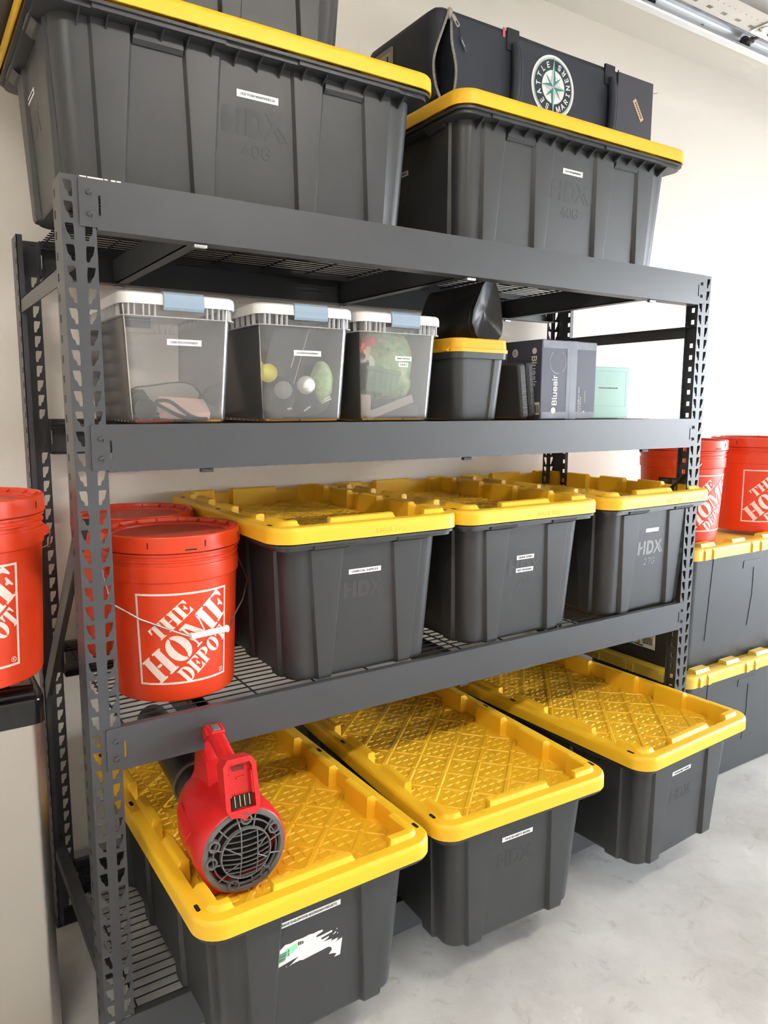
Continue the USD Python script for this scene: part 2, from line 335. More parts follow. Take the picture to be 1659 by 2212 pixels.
def lid_mesh(s):
    lx, ly, r = s['lx'], s['ly'], 0.056
    fr = [(-1, 0.000, 0.070), (0, 0.157, 0.330), (1, 0.430, 0.999)]
    X = lambda v: -lx + v * (2 * lx / 0.525)
    n = 8
    def edge(blocks, lo, hi):                       # samples along a straight side: (pos, block?)
        q, st = [], 0.005
        for p0, p1 in blocks:
            for p, f in ((p0 - st, 0), (p0, 1), (p1, 1), (p1 + st, 0)):
                if lo < p < hi: q.append((p, f))
        return q
    c0, c1 = -lx + r, lx - r
    fb = [(-9, X(0.070)), (X(0.157), X(0.330)), (X(0.425), 9)]
    rb = [(-9, X(0.130)), (X(0.19), X(0.335)), (X(0.425), 9)]
    sb = [(-9, -ly + 0.118)] + [(-ly + u, -ly + v) for u, v in s['sides']] + [(ly - 0.118, 9)]
    d0, d1 = -ly + r, ly - r
    gapp = [(0.030, -0.0006), (0.0315, -0.0035), (0.0322, -0.008), (0.0328, -0.012), (0.0340, -0.028), (0.0336, -0.045)]
    blkp = [(0.0305, 0.0050), (0.0335, 0.0095), (0.0375, 0.0110), (0.0490, 0.0108), (0.0525, 0.0080), (0.0545, -0.045)]
    base = [(0.004, -0.012), (0.004, -0.038), (0.0, -0.038), (0.0002, -0.012), (0.0018, -0.0055), (0.0055, -0.0014), (0.011, 0.0), (0.0275, 0.0)]
    cols = []
    def add(fn, f):
        prof = base + (blkp if f else gapp)
        cols.append([(*fn(o), z) for o, z in prof])
    def arc(cx, cy, s0):
        for k in range(n + 1):
            th = s0 + k / n * PI / 2
            add(lambda o, th=th: (cx + max(r - o, 0.0012) * math.cos(th), cy + max(r - o, 0.0012) * math.sin(th)), 1)
    for p, f in edge(fb, c0, c1): add(lambda o, p=p: (p, -ly + o), f)
    arc(c1, d0, -PI / 2)
    for p, f in edge(sb, d0, d1): add(lambda o, p=p: (lx - o, p), f)
    arc(c1, d1, 0)
    for p, f in reversed(edge(rb, c0, c1)): add(lambda o, p=p: (p, ly - o), f)
    arc(c0, d1, PI / 2)
    for p, f in reversed(edge(sb, d0, d1)): add(lambda o, p=p: (-lx + o, p), f)
    arc(c0, d0, PI)
    V = np.array(cols).transpose(1, 0, 2)            # rings from the outside in
    g = grid(V, cap=False)
    last = V[-1]; fl = Polygon(last[:, :2])
    vv, ff = trimesh.creation.triangulate_polygon(fl, engine='earcut')
    floor_ = trimesh.Trimesh(np.c_[vv, np.full(len(vv), -0.045)], ff, process=False)
    if floor_.face_normals[0][2] < 0: floor_.invert()
    under = ext(Polygon(rr(lx, ly, r, 0.036)), 0.0015, -0.051)
    slots = [ext(rect(-0.0042, -0.011, 0.0042, 0.011, 0.004), 0.0006, -0.0001) for _ in range(6)]
    return g, floor_, under, fl
def tread(s, fl):
    lx, ly = s['lx'], s['ly']; z0 = -0.045
    inner = fl.buffer(-0.004)
    pad = rect(-lx + 0.150 * lx / 0.2625, -ly + 0.03, lx - 0.09, -ly + 0.085, 0.004)
    ms, free = [], inner.difference(pad.buffer(0.004))
    from shapely.prepared import prep
    pf = prep(free.buffer(-0.003)); SP = 0.120 / math.sqrt(2)
    L = 2 * (lx + ly)
    for k in range(-14, 15):                                       # ridges at 45 degrees, one family through, the other broken
        for fam in (0, 1):
            d = np.array([1, 1]) / math.sqrt(2) if not fam else np.array([1, -1]) / math.sqrt(2); nn = np.array([-d[1], d[0]]); o = nn * (k * SP + 0.012)
            ln = LineString([o - d * L, o + d * L]).intersection(free)
            for seg in getattr(ln, 'geoms', [ln]):
                if seg.is_empty or seg.geom_type != 'LineString' or seg.length < 0.02: continue
                cuts = [(o + d * (j * SP + 0.012 * (1 if not fam else -1)))for j in range(-14, 15)]
                A, B = np.array(seg.coords[0]), np.array(seg.coords[-1])
                if (B - A) @ d < 0: A, B = B, A
                ts = sorted([0.0, (B - A) @ d] + [t for t in ((c - A) @ d for c in cuts) if 0.004 < t < (B - A) @ d - 0.004])
                for t0, t1 in zip(ts[:-1], ts[1:]):
                    g = 0.0026 if not fam else 0.0085
                    if t1 - t0 < 3 * g: continue
                    p, q = A + d * (t0 + g), A + d * (t1 - g)
                    w, h = (0.0072, 0.0042) if not fam else (0.0040, 0.0030)
                    ms.append(hull([(*(x + nn * e * w), z0 - 0.0005) for x in (p, q) for e in (-1, 1)] + [(*(x + nn * e * w * 0.55), z0 + h) for x in (p + d * .002, q - d * .002) for e in (-1, 1)]))
    step = 0.0178
    ca = 1 / math.sqrt(2)
    for i in range(-40, 41):
        for j in range(-40, 41):
            u, v = (i + 0.5) * step, (j + 0.5) * step
            a = (u - 0.012) / SP; b = (v - 0.012) / SP                  # position in the ridge grid
            P = np.array([ca * (u - v), ca * (u + v)])[::1]
            fu, fv = abs(((u - 0.012 + SP / 2) % SP) - SP / 2), abs(((v - 0.012 + SP / 2) % SP) - SP / 2)
            if min(fu, fv) < 0.0078 or not pf.contains(Point(P)): continue
            ang = 0.12 if (i + j) % 2 else PI / 2 - 0.12
            c, s_ = math.cos(ang), math.sin(ang); l, w, h = 0.0116, 0.0023, 0.0027
            pts = [(l, 0, 0), (0.3 * l, w, 0), (-0.3 * l, w, 0), (-l, 0, 0), (-0.3 * l, -w, 0), (0.3 * l, -w, 0), (0.45 * l, 0, h), (-0.45 * l, 0, h)]
            pts = [(P[0] + c * x - s_ * y, P[1] + s_ * x + c * y, z0 + z) for x, y, z in pts]
            ms.append(trimesh.Trimesh(pts, [(0, 1, 6), (1, 2, 7), (1, 7, 6), (2, 3, 7), (3, 4, 7), (4, 5, 6), (4, 6, 7), (5, 0, 6)], process=False))
    ms.append(hull(np.vstack([np.c_[rr_pts, np.full(len(rr_pts), z)] for rr_pts, z in ((np.array(pad.exterior.coords), z0 - 0.001), (np.array(pad.buffer(-0.001).exterior.coords), z0 + 0.004))])))
    return cat_(ms)
def logo_poly(cap, sub=None):
    """the raised maker's letters, centred; cap = letter height"""
    h = 1.0
    H_ = [sbox(0, 0, 0.27, h), sbox(0.62, 0, 0.89, h), Polygon([(0.27, 0.40), (0.62, 0.40), (0.62, 0.60), (0.27, 0.60)])]
    H_ = union_all(H_).difference(Polygon([(0.2, 0.28), (0.3, 0.28), (0.72, 0.46), (0.72, 0.53), (0.62, 0.53)]))
    Dp = Polygon([(1.02, 0), (1.45, 0), (1.72, 0.12), (1.84, 0.5), (1.72, 0.88), (1.45, 1), (1.02, 1)]).buffer(0.02).difference(Polygon([(1.27, 0.2), (1.42, 0.2), (1.55, 0.28), (1.6, 0.5), (1.55, 0.72), (1.42, 0.8), (1.27, 0.8)]))
    Xp = union_all([Polygon([(1.80, 0), (2.02, 0), (2.74, 1), (2.52, 1)]), Polygon([(1.86, 1), (2.10, 1), (2.36, 0.60), (2.24, 0.44)]), Polygon([(2.30, 0.36), (2.42, 0.52), (2.78, 0), (2.54, 0)]), Polygon([(2.44, 0.56), (2.52, 0.66), (2.98, 0), (2.86, 0)])])
    g = union_all([H_, Dp.difference(Polygon([(1.7, 0), (2.02, 0), (2.4, 0.6), (1.9, 0.6)])), Xp])
    return affinity.scale(affinity.translate(g, -1.49, -0.5), cap, cap, origin=(0, 0))
FACE = {'front': (RX(PI / 2),), 'left': (RX(PI / 2), RZ(-PI / 2)), 'right': (RX(PI / 2), RZ(PI / 2))}
def on_face(m, s, face, u, z, out=0.0002):
    """a flat piece lying in xy (up +z) onto the middle panel of a tote's face, u along the face seen from outside"""
    H = s['H'] - 0.056; k = (s['b1'] - s['b0']) if face in ('front', 'back') else (s['a1'] - s['a0'])
    tilt = math.atan2(k, H); t = z / H
    half = (s['b0'] + (s['b1'] - s['b0']) * t) if face in ('front', 'back') else (s['a0'] + (s['a1'] - s['a0']) * t)
    m = tf(m, RX(PI / 2), RX(tilt), T(u, -half - out, z))
    return m if face == 'front' else tf(m, RZ({'left': -PI / 2, 'right': PI / 2, 'back': PI}[face]))
def sticker(t, s, face, u, z, w, h, words, tilt=0.0, fit=0.82):
    st = part('label_sticker', on_face(tf(ext(rect(-w / 2, -h / 2, w / 2, h / 2), 0.0004), RZ(tilt)), s, face, u, z), 'label_paper', t, False, label='white printed label strip')
    if words:
        part('lettering', on_face(tf(text(words, w=w * fit), RZ(tilt)), s, face, u, z, 0.0007), 'ink', st, False)
_cache = {}
def tote(kind, loc, rz, label, group, stickers=(), logo=None, emboss=None, lid_color='yellow_plastic'):
    s = TOTE[kind]; H = s['H']
    if kind not in _cache:
        g, fl_, un, fl = lid_mesh(s)
        _cache[kind] = (tote_body(s), cat_([g, fl_, un]), tread(s, fl))
    body, lid, tr = _cache[kind]
    t = thing('storage_tote', label, 'storage tote', loc, rz, group)
    part('body', body, 'black_plastic', t, 28)
    l = part('lid', tf(lid, T(0, 0, H)), lid_color, t, 32, label='yellow snap-on lid with raised edge blocks')
    part('diamond_tread', tf(tr, T(0, 0, H)), lid_color, l, False)
    for x in (-1, 1):
        for y in (-s['ly'] + 0.064, 0.0 if kind == 27 else 0.058, s['ly'] - 0.10):
            part('slot', tf(ext(rect(-0.0042, -0.011, 0.0042, 0.011, 0.004), 0.0012), T(x * (s['lx'] - 0.0165), y, H - 0.0008)), 'deep_black', l, False, label='dark strap slot')
    # rim under the lid with brackets
    ms = [ext(Polygon(rr(s['lx'], s['ly'], 0.05, 0.007)).difference(Polygon(rr(s['lx'], s['ly'], 0.05, 0.031))), 0.006, H - 0.0475), ext(Polygon(rr(s['lx'], s['ly'], 0.05, 0.016)).difference(Polygon(rr(s['lx'], s['ly'], 0.05, 0.060))), 0.0045, H - 0.0563), ext(Polygon(rr(s['lx'], s['ly'], 0.05, 0.016)).difference(Polygon(rr(s['lx'], s['ly'], 0.05, 0.020))), 0.0045, H - 0.0520)]
    e = 0.012
    zf = H - 0.039
    if kind == 27:
        for sy in (-1, 1):
            for c in (-0.115, 0.115): ms.append(hull([(c + dx, sy * yy, zz) for dx in (-0.045, 0.050) for yy, zz in ((s['b1'] - 0.006, zf - 0.030), (s['ly'] - 0.014, zf - 0.018), (s['ly'] - 0.010, zf - 0.004), (s['b1'] - 0.006, H - 0.054))]))
    else:
        for sy in (-1, 1):
            for c in (-0.1325, 0.1325): ms.append(hull([(c + dx, sy * yy, zz) for dx in (-0.03, 0.045) for yy, zz in ((s['b1'] - 0.006, zf - 0.030), (s['b1'] + 0.012, zf - 0.026), (s['ly'] - 0.014, zf - 0.012), (s['b1'] - 0.006, H - 0.054))]))
        for sx in (-1, 1):
            xo, xi = sx * (s['lx'] - 0.012), sx * (s['a1'] - 0.006)
            for lo, hi in ((-0.345, -0.083), (0.083, 0.345)):
                ms.append(bx(xo, xo - sx * 0.003, lo, hi, zf - 0.017, H - 0.045))
                a, b = (-0.267, -0.159) if lo < 0 else (0.159, 0.267)
                ms.append(hull([(sx * xx, yy, zz) for yy in (a + 0.004, b - 0.004) for xx, zz in ((s['a1'] - 0.006, H - 0.082), (s['a1'] + 0.002, H - 0.084), (s['a1'] + 0.009, H - 0.076), (s['a1'] + 0.009, H - 0.054), (s['a1'] - 0.006, H - 0.054))]))
            for yy in np.arange(-0.365, 0.37, 0.0522):
                ms.append(hull([(x, yy + d, z) for d in (-0.0015, 0.0015) for x, z in ((xi, H - 0.053), (sx * (s['lx'] - 0.016), H - 0.053), (sx * (s['lx'] - 0.016), H - 0.055), (xi, H - 0.080))]))
    part('rim_flange', cat_(ms), 'black_plastic', t, False)
    if logo:
        face, u, z, cap, m_, sub = logo
        lg = part('raised_logo', on_face(ext(logo_poly(cap), 0.0003), s, face, u, z), m_, t, False)
        if sub: part('raised_size', on_face(text(sub, h=cap * 0.5, depth=0.0004), s, face, u, z - cap * 1.05), m_, lg, False)
    if loc[2] > 1.8 and logo: part('raised_logo', on_face(ext(logo_poly(0.05), 0.0003), s, 'back', -0.055, 0.185), 'logo_grey', t, False)
    if emboss: part('raised_lettering', tf(text(emboss, h=0.012, depth=0.0005), RX(PI / 2), T(0.04, -s['ly'] - 0.0001, H - 0.025)), lid_color, l, False)
    for st in stickers: sticker(t, s, *st)
    return t
Z1, Z2, Z3, Z4 = ZB
GT, GM, GB = 'large totes on the top deck', 'totes side by side on the third deck', 'totes in the bottom row'
TL = tote(40, (0.426, 0.302, Z1), PI / 2, 'large black tote with yellow lid at the left end of the top deck', GT, [('left', 0.003, 0.245, 0.097, 0.0145, 'OLD TEAM MEMORABILIA'), ('back', -0.055, 0.245, 0.085, 0.013, 'OLD TEAM MEMORABILIA')], ('left', 0.0, 0.190, 0.053, 'logo_dark', '40G'))
TR = tote(40, (1.400, 0.299, Z1), PI / 2, 'large black tote with yellow lid under the navy bag', GT, [('left', -0.003, 0.246, 0.080, 0.0145, 'TAYLOR MARINERS'), ('back', -0.065, 0.240, 0.080, 0.013, 'TAYLOR MARINERS')], ('left', -0.004, 0.193, 0.053, 'logo_dark', '40G'))
TT = tote(40, (0.262, 0.325, Z1 + 0.3820), PI / 2, 'black tote stacked on top of another tote, cut off by the frame', GT)
C1 = tote(27, (0.660, 0.352, Z3), 0, 'black tote with charcoal supplies strip, beside the orange bucket', GM, [('front', -0.005, 0.257, 0.092, 0.0125, 'CHARCOAL SUPPLIES')], ('front', -0.005, 0.212, 0.040, 'logo_grey', None), '14G & 27G')
C2 = tote(27, (1.189, 0.352, Z3), 0, 'middle black tote of the third deck, with two white strips', GM, [('front', 0.0, 0.232, 0.066, 0.0125, 'EMANI SHOES'), ('front', 0.0, 0.195, 0.066, 0.0125, 'NOT WEARING')], ('front', 0.003, 0.205, 0.044, 'logo_grey', '27G'), '14G & 27G')
C3 = tote(27, (1.731, 0.350, Z3), 0.025, 'black tote with blank white strip and pale raised letters by the right post', GM, [('front', 0.0, 0.262, 0.066, 0.0125, None)], ('front', 0.0, 0.205, 0.044, 'logo_light', '27G'), '14G & 27G')
B1 = tote(40, (0.380, 0.157, Z4), 0.015, 'bottom row tote under the red leaf blower, with a torn sticker', GB, [('front', -0.028, 0.276, 0.150, 0.0125, 'EMANI CHILDHOOD BOOKS/MOVIES/ETC', 0.0, 0.88)])
B2 = tote(40, (0.968, 0.160, Z4), -0.04, 'middle tote of the bottom row, yellow lid and short white strip', GB, [('front', -0.010, 0.258, 0.098, 0.0125, 'TAYLOR EMPTY BOXES')], ('front', -0.01, 0.20, 0.040, 'logo_dark', None))
B3 = tote(40, (1.588, 0.150, Z4), 0.05, 'rightmost tote of the bottom row, smudged front below the strip', GB, [('front', -0.03, 0.258, 0.092, 0.0125, 'TAYLOR EMPTY BOXES')], ('front', -0.02, 0.185, 0.036, 'logo_dark', None))

# ================================================================== orange buckets
def stencil(ch):
    B = sbox
    ell = lambda cx, cy, a, b: affinity.scale(Point(0, 0).buffer(1, quad_segs=12), a, b, origin=(0, 0)).__class__(affinity.translate(affinity.scale(Point(0, 0).buffer(1, quad_segs=12), a, b, origin=(0, 0)), cx, cy))
    stem = lambda x, w=0.30: union_all([B(x, 0, x + w, 1), B(x - 0.07, 0, x + w + 0.06, 0.075), B(x - 0.07, 0.925, x + w + 0.06, 1)])
    if ch == 'H': return union_all([stem(0.07), stem(0.66), B(0.41, 0.46, 0.62, 0.55)]), 1.03
    if ch == 'O':
        o = ell(0.47, 0.5, 0.47, 0.52).difference(ell(0.47, 0.5, 0.155, 0.43))
        return o.difference(B(0.445, -0.1, 0.495, 1.1)), 0.94
    if ch == 'M':
        return union_all([B(0.08, 0, 0.17, 0.9), B(0, 0, 0.27, 0.075), Polygon([(0.0, 1), (0.36, 1), (0.66, 0.30), (0.55, 0.0), (0.21, 0.86), (0.0, 0.93)]), Polygon([(0.61, 0.0), (0.70, 0.27), (0.90, 0.80), (0.86, 0.90), (0.84, 1), (0.80, 0.72), (0.58, 0.09)]),
                          B(0.90, 0, 1.20, 1), B(0.83, 0, 1.27, 0.075), B(0.88, 0.925, 1.27, 1)]), 1.27
    if ch == 'E':
        arm = Polygon([(0.46, 0.925), (0.46, 1), (0.86, 1), (0.86, 0.66), (0.79, 0.66), (0.70, 0.85), (0.60, 0.915)])
        return union_all([stem(0.07), arm, affinity.scale(arm, 1, -1, origin=(0, 0.5)), Polygon([(0.46, 0.465), (0.46, 0.535), (0.55, 0.56), (0.60, 0.68), (0.66, 0.68), (0.66, 0.32), (0.60, 0.32), (0.55, 0.44)])]), 0.88
    if ch == 'T':
        a = Polygon([(0, 1), (0.25, 1), (0.25, 0.925), (0.14, 0.86), (0.08, 0.64), (0, 0.64)])
        return union_all([B(0.30, 0, 0.60, 1), B(0.22, 0, 0.68, 0.075), a, affinity.scale(a, -1, 1, origin=(0.45, 0))]), 0.90
    if ch == 'D':
        o = ell(0.42, 0.5, 0.50, 0.5).difference(ell(0.40, 0.5, 0.21, 0.425)).intersection(B(0.43, 0, 1, 1))
        return union_all([stem(0.07), o]), 0.92
    if ch == 'P':
        o = ell(0.42, 0.71, 0.45, 0.29).difference(ell(0.40, 0.71, 0.17, 0.215)).intersection(B(0.43, 0, 1, 1))
        return union_all([stem(0.07), o]), 0.88
def stencil_line(words, length, cap):
    x, gs = 0.0, []
    for c in words:
        g, w = stencil(c); gs.append(affinity.translate(g, x, 0)); x += w + 0.06
    x -= 0.06
    return affinity.translate(affinity.scale(union_all(gs), length / x, cap, origin=(0, 0)), -length / 2, -cap / 2)
def bucket_print(S=0.208):
    g = [sbox(0, 0, 1, 1).difference(sbox(0.022, 0.022, 0.978, 0.978))]
    for w, L, cap, cx, cy in (('THE', 0.50, 0.165, 0.355, 0.700), ('HOME', 1.13, 0.30, 0.545, 0.500), ('DEPOT', 0.68, 0.185, 0.715, 0.290)):
        g.append(affinity.translate(affinity.rotate(stencil_line(w, L, cap), 42, origin=(0, 0)), cx, cy).intersection(sbox(0.024, 0.012, 0.99, 0.988)))
    c = Point(0.935, 0.062)
    g.append(c.buffer(0.027).difference(c.buffer(0.022)))
    g += [sbox(0.926, 0.050, 0.930, 0.076), Point(0.934, 0.069).buffer(0.008).difference(Point(0.934, 0.069).buffer(0.004)), Polygon([(0.932, 0.062), (0.936, 0.062), (0.945, 0.050), (0.940, 0.050)])]
    return affinity.scale(affinity.translate(union_all(g), -0.5, -0.5), S, S, origin=(0, 0))
RB0, RB1, BZ = 0.1365, 0.1495, 0.290
def bucket_r(z): return RB0 + (RB1 - RB0) * np.clip(z / BZ, 0, 1)
def on_bucket(poly, th, zc, out=0.0006):
    m = ext(poly.simplify(0.0002), 0.0005)
    v, f = trimesh.remesh.subdivide_to_size(m.vertices, m.faces, 0.016)
    z = zc + v[:, 1]; r = bucket_r(z) + out - 0.0004 + v[:, 2]; a = th + v[:, 0] / 0.1435
    return trimesh.Trimesh(np.c_[r * np.cos(a), r * np.sin(a), z], f, process=False)
_pr = bucket_print()
def bucket(loc, label, group, th_logo, handle, dusty=True, side_label=None, lid=True):
    t = thing('bucket', label, 'bucket', loc, 0, group)
    prof = [(0, 0.004), (RB0 - 0.012, 0.004), (RB0 - 0.008, 0.0), (RB0 - 0.002, 0.0015), (RB0, 0.007), (RB1 - 0.0012, 0.272), (0.1512, 0.2735), (0.1524, 0.276), (0.1535, 0.306), (0.1528, 0.3085), (0.1500, 0.3095), (0.1500, 0.317), (0.1535, 0.3185), (0.1535, 0.3215), (0.1505, 0.323), (0.1505, 0.330),
            (0.1545, 0.3315), (0.1545, 0.336), (0.1512, 0.3375), (0.1512, 0.352), (0.1450, 0.352), (0.1440, 0.30), (0.130, 0.012), (0, 0.012)]
    part('body', revolve(prof, 72), 'orange_plastic', t, 35)
    lp = [(0, 0.3585), (0.128, 0.3585), (0.1295, 0.360), (0.1302, 0.364), (0.134, 0.3655), (0.1462, 0.3655), (0.1476, 0.368), (0.1490, 0.3735), (0.1515, 0.3752), (0.1548, 0.3745), (0.1570, 0.3715), (0.1582, 0.341), (0.1575, 0.3395), (0.1540, 0.3395), (0.1535, 0.352), (0, 0.352)]
    l = part('lid', revolve(lp[::-1], 72), 'orange_plastic', t, 35, label='round snap-on lid')
    part('lid_panel', revolve([(0, 0.3588), (0.1275, 0.3588), (0.1275, 0.3580), (0, 0.3580)][::-1], 48), 'orange_dusty', l, 35, label='dusty sunken lid centre')
    ms = []
    for k in range(18):
        a = k * PI / 9 + 0.1
        ms.append(tf(hull([(0.1345, y, z) for y in (-.0012, .0012) for z in (0.365, 0.3662)] + [(0.1482, y, z) for y in (-.0012, .0012) for z in (0.365, 0.3730)]), RZ(a)))
    part('rib', cat_(ms), 'orange_plastic', l, False, kind='stuff')
    for k in range(8):
        a = k * PI / 4 + 0.18
        part('tear_slot', tf(bx(0.1578, 0.1586, -0.0011, 0.0011, 0.350, 0.364), RZ(a)), 'deep_black', l, False)
    part('tear_slot', tf(cat_([tf(bx(0.1579, 0.1588, -0.003, 0.003, 0.3445, 0.3475), RZ(d * 0.032)) for d in range(-2, 3)]), RZ(th_logo + 0.1)), 'deep_black', l, False)
    part('logo_print', on_bucket(_pr, th_logo, 0.146), 'bucket_print', t, False, label='pale printed lettering in a square frame')
    if handle is not None:
        ha, drop = handle                                # pivots at ha +- 90 degrees, hanging at angle "drop" below the horizontal towards ha
        h0 = 0.292
        ux, uy = np.array([math.cos(ha), math.sin(ha), 0]), np.array([-math.sin(ha), math.cos(ha), 0])
        def Pt(f, s, z): return ux * f + uy * s + np.array([0, 0, z])
        hw, reach, zl = 0.157, 0.166, h0 - drop
        half = [Pt(0.0, hw - 0.004, h0), Pt(0.004, hw + 0.006, h0 + 0.002), Pt(0.012, hw + 0.012, h0 - 0.006), Pt(0.055, hw + 0.014, h0 - drop * 0.45), Pt(0.100, 0.128, h0 - drop * 0.70), Pt(0.148, 0.066, h0 - drop * 0.93), Pt(reach - 0.004, 0.052, zl + 0.003), Pt(reach, 0.046, zl)]
        other = [p - 2 * (p @ uy) * uy for p in half]
        b = part('bail_wire', tube(half + [Pt(reach, 0, zl)] + other[::-1], 0.0021, 8), 'zinc', t, 60, label='steel wire bail')
        gr = tube([Pt(reach, s, zl) for s in (-0.047, -0.045, -0.043, -0.041, -0.039, -0.003, -0.0015, 0.0015, 0.003, 0.039, 0.041, 0.043, 0.045, 0.047)], 1.0, 16)
        rad = [0.0065, 0.0085, 0.0088, 0.0085, 0.0068, 0.0068, 0.0078, 0.0078, 0.0068, 0.0068, 0.0085, 0.0088, 0.0085, 0.0065]
        pts = [Pt(reach, s, zl) for s in (-0.047, -0.045, -0.043, -0.041, -0.039, -0.003, -0.0015, 0.0015, 0.003, 0.039, 0.041, 0.043, 0.045, 0.047)]
        V = np.array([[p + r_ * (math.cos(a) * ux + math.sin(a) * np.array([0, 0, 1.0])) for a in np.arange(16) * PI / 8] for p, r_ in zip(pts, rad)])
        g = grid(V); g.fix_normals()
        part('grip', g, 'white_plastic', b, 40, label='white plastic grip')
        for sgn in (-1, 1):
            part('handle_ear', tf(cyl((0, 0, 0), (0, 0.008, 0), 0.013, 16), RZ(ha - PI / 2 + (0 if sgn > 0 else PI)), T(*(uy * sgn * 0.151 + np.array([0, 0, h0])))), 'orange_plastic', t, 40)
    if side_label:
        lb = part('warning_label', on_bucket(sbox(-0.045, -0.017, 0.045, 0.017), side_label, 0.222), 'deep_black', t, False, label='black printed warning label')
        part('lettering', cat_([on_bucket(sbox(-0.038 + dx, y, -0.038 + dx + w, y + 0.0018), side_label, 0.222, 0.0012) for y, dx, w in ((0.008, 0, .030), (0.003, 0, .034), (-0.002, 0, 0.026), (-0.007, 0, 0.032), (0.008, 0.042, .032), (0.003, 0.042, .03), (-0.002, 0.042, .034), (-.007, 0.042, 0.022))]), 'logo_light', lb, False, kind='stuff')
    return t
GBK = 'orange lidded buckets'
bucket((0.238, 0.197, Z3), 'orange lidded bucket with wire bail and white grip, front of the third deck', GBK, math.radians(-97.5), (math.radians(-80), 0.135))
bucket((0.237, 0.520, Z3), 'orange bucket hidden behind another bucket on the third deck', GBK, math.radians(-60), (math.radians(178), 0.10))
bucket((-0.186, 0.205, 0.900), 'orange bucket standing on the steel trash can', GBK, math.radians(-97), (math.radians(90), 0.10))
bucket((2.215, 0.250, 0.961), 'orange bucket behind the right post, with black warning label', GBK, math.radians(-101), (math.radians(150), 0.12), side_label=math.radians(-158))
bucket((2.665, 0.245, 0.961), 'orange bucket at the right edge, on the far stacked tote', GBK, math.radians(-117), None)

# ================================================================== trash can
def trash_can():
    t = thing('trash_can', 'rectangular stainless steel trash can with glossy black lid, under a bucket', 'trash can', (-0.285, 0.305, 0.0))
    a, b, r = 0.225, 0.148, 0.028
    part('body', loft([(rr(a, b, r), 0.02), (rr(a, b, r), 0.785)]), 'steel_brushed', t, 30, label='brushed steel body')
    part('base', loft([(rr(a - .004, b - .004, r), 0.0), (rr(a - .004, b - .004, r), 0.021)]), 'gloss_black', t, 30)
    l = part('lid', loft([(rr(a + .005, b + .005, r), 0.783), (rr(a + .005, b + .005, r), 0.832), (rr(a + .003, b + .003, r), 0.838), (rr(a - .002, b - .002, r), 0.841)]), 'gloss_black', t, 30, label='glossy black lid frame')
    part('flap', minus(loft([(rr(a - .012, b - .030, 0.012), 0.841), (rr(a - .012, b - .030, 0.012), 0.857), (rr(a - .016, b - .034, 0.010), 0.8595)]), bx(0.06, a - 0.03, -0.09, -0.085, 0.85, 0.9)), 'gloss_brown', l, 30, label='dark brown glossy lid flap')
    part('hinge_bar', rbox(0.02, a - 0.012, -0.1385, -0.1260, 0.838, 0.8505, 0.003), 'gloss_black', l, 30)
    part('pedal', rbox(-0.05, 0.05, -b - 0.035, -b + 0.01, 0.012, 0.022, 0.004), 'gloss_black', t, 30)
    part('lid_top_plate', rbox(-0.10, 0.17, -0.09, 0.09, 0.859, 0.900, 0.006), 'gloss_brown', l, 30)
trash_can()

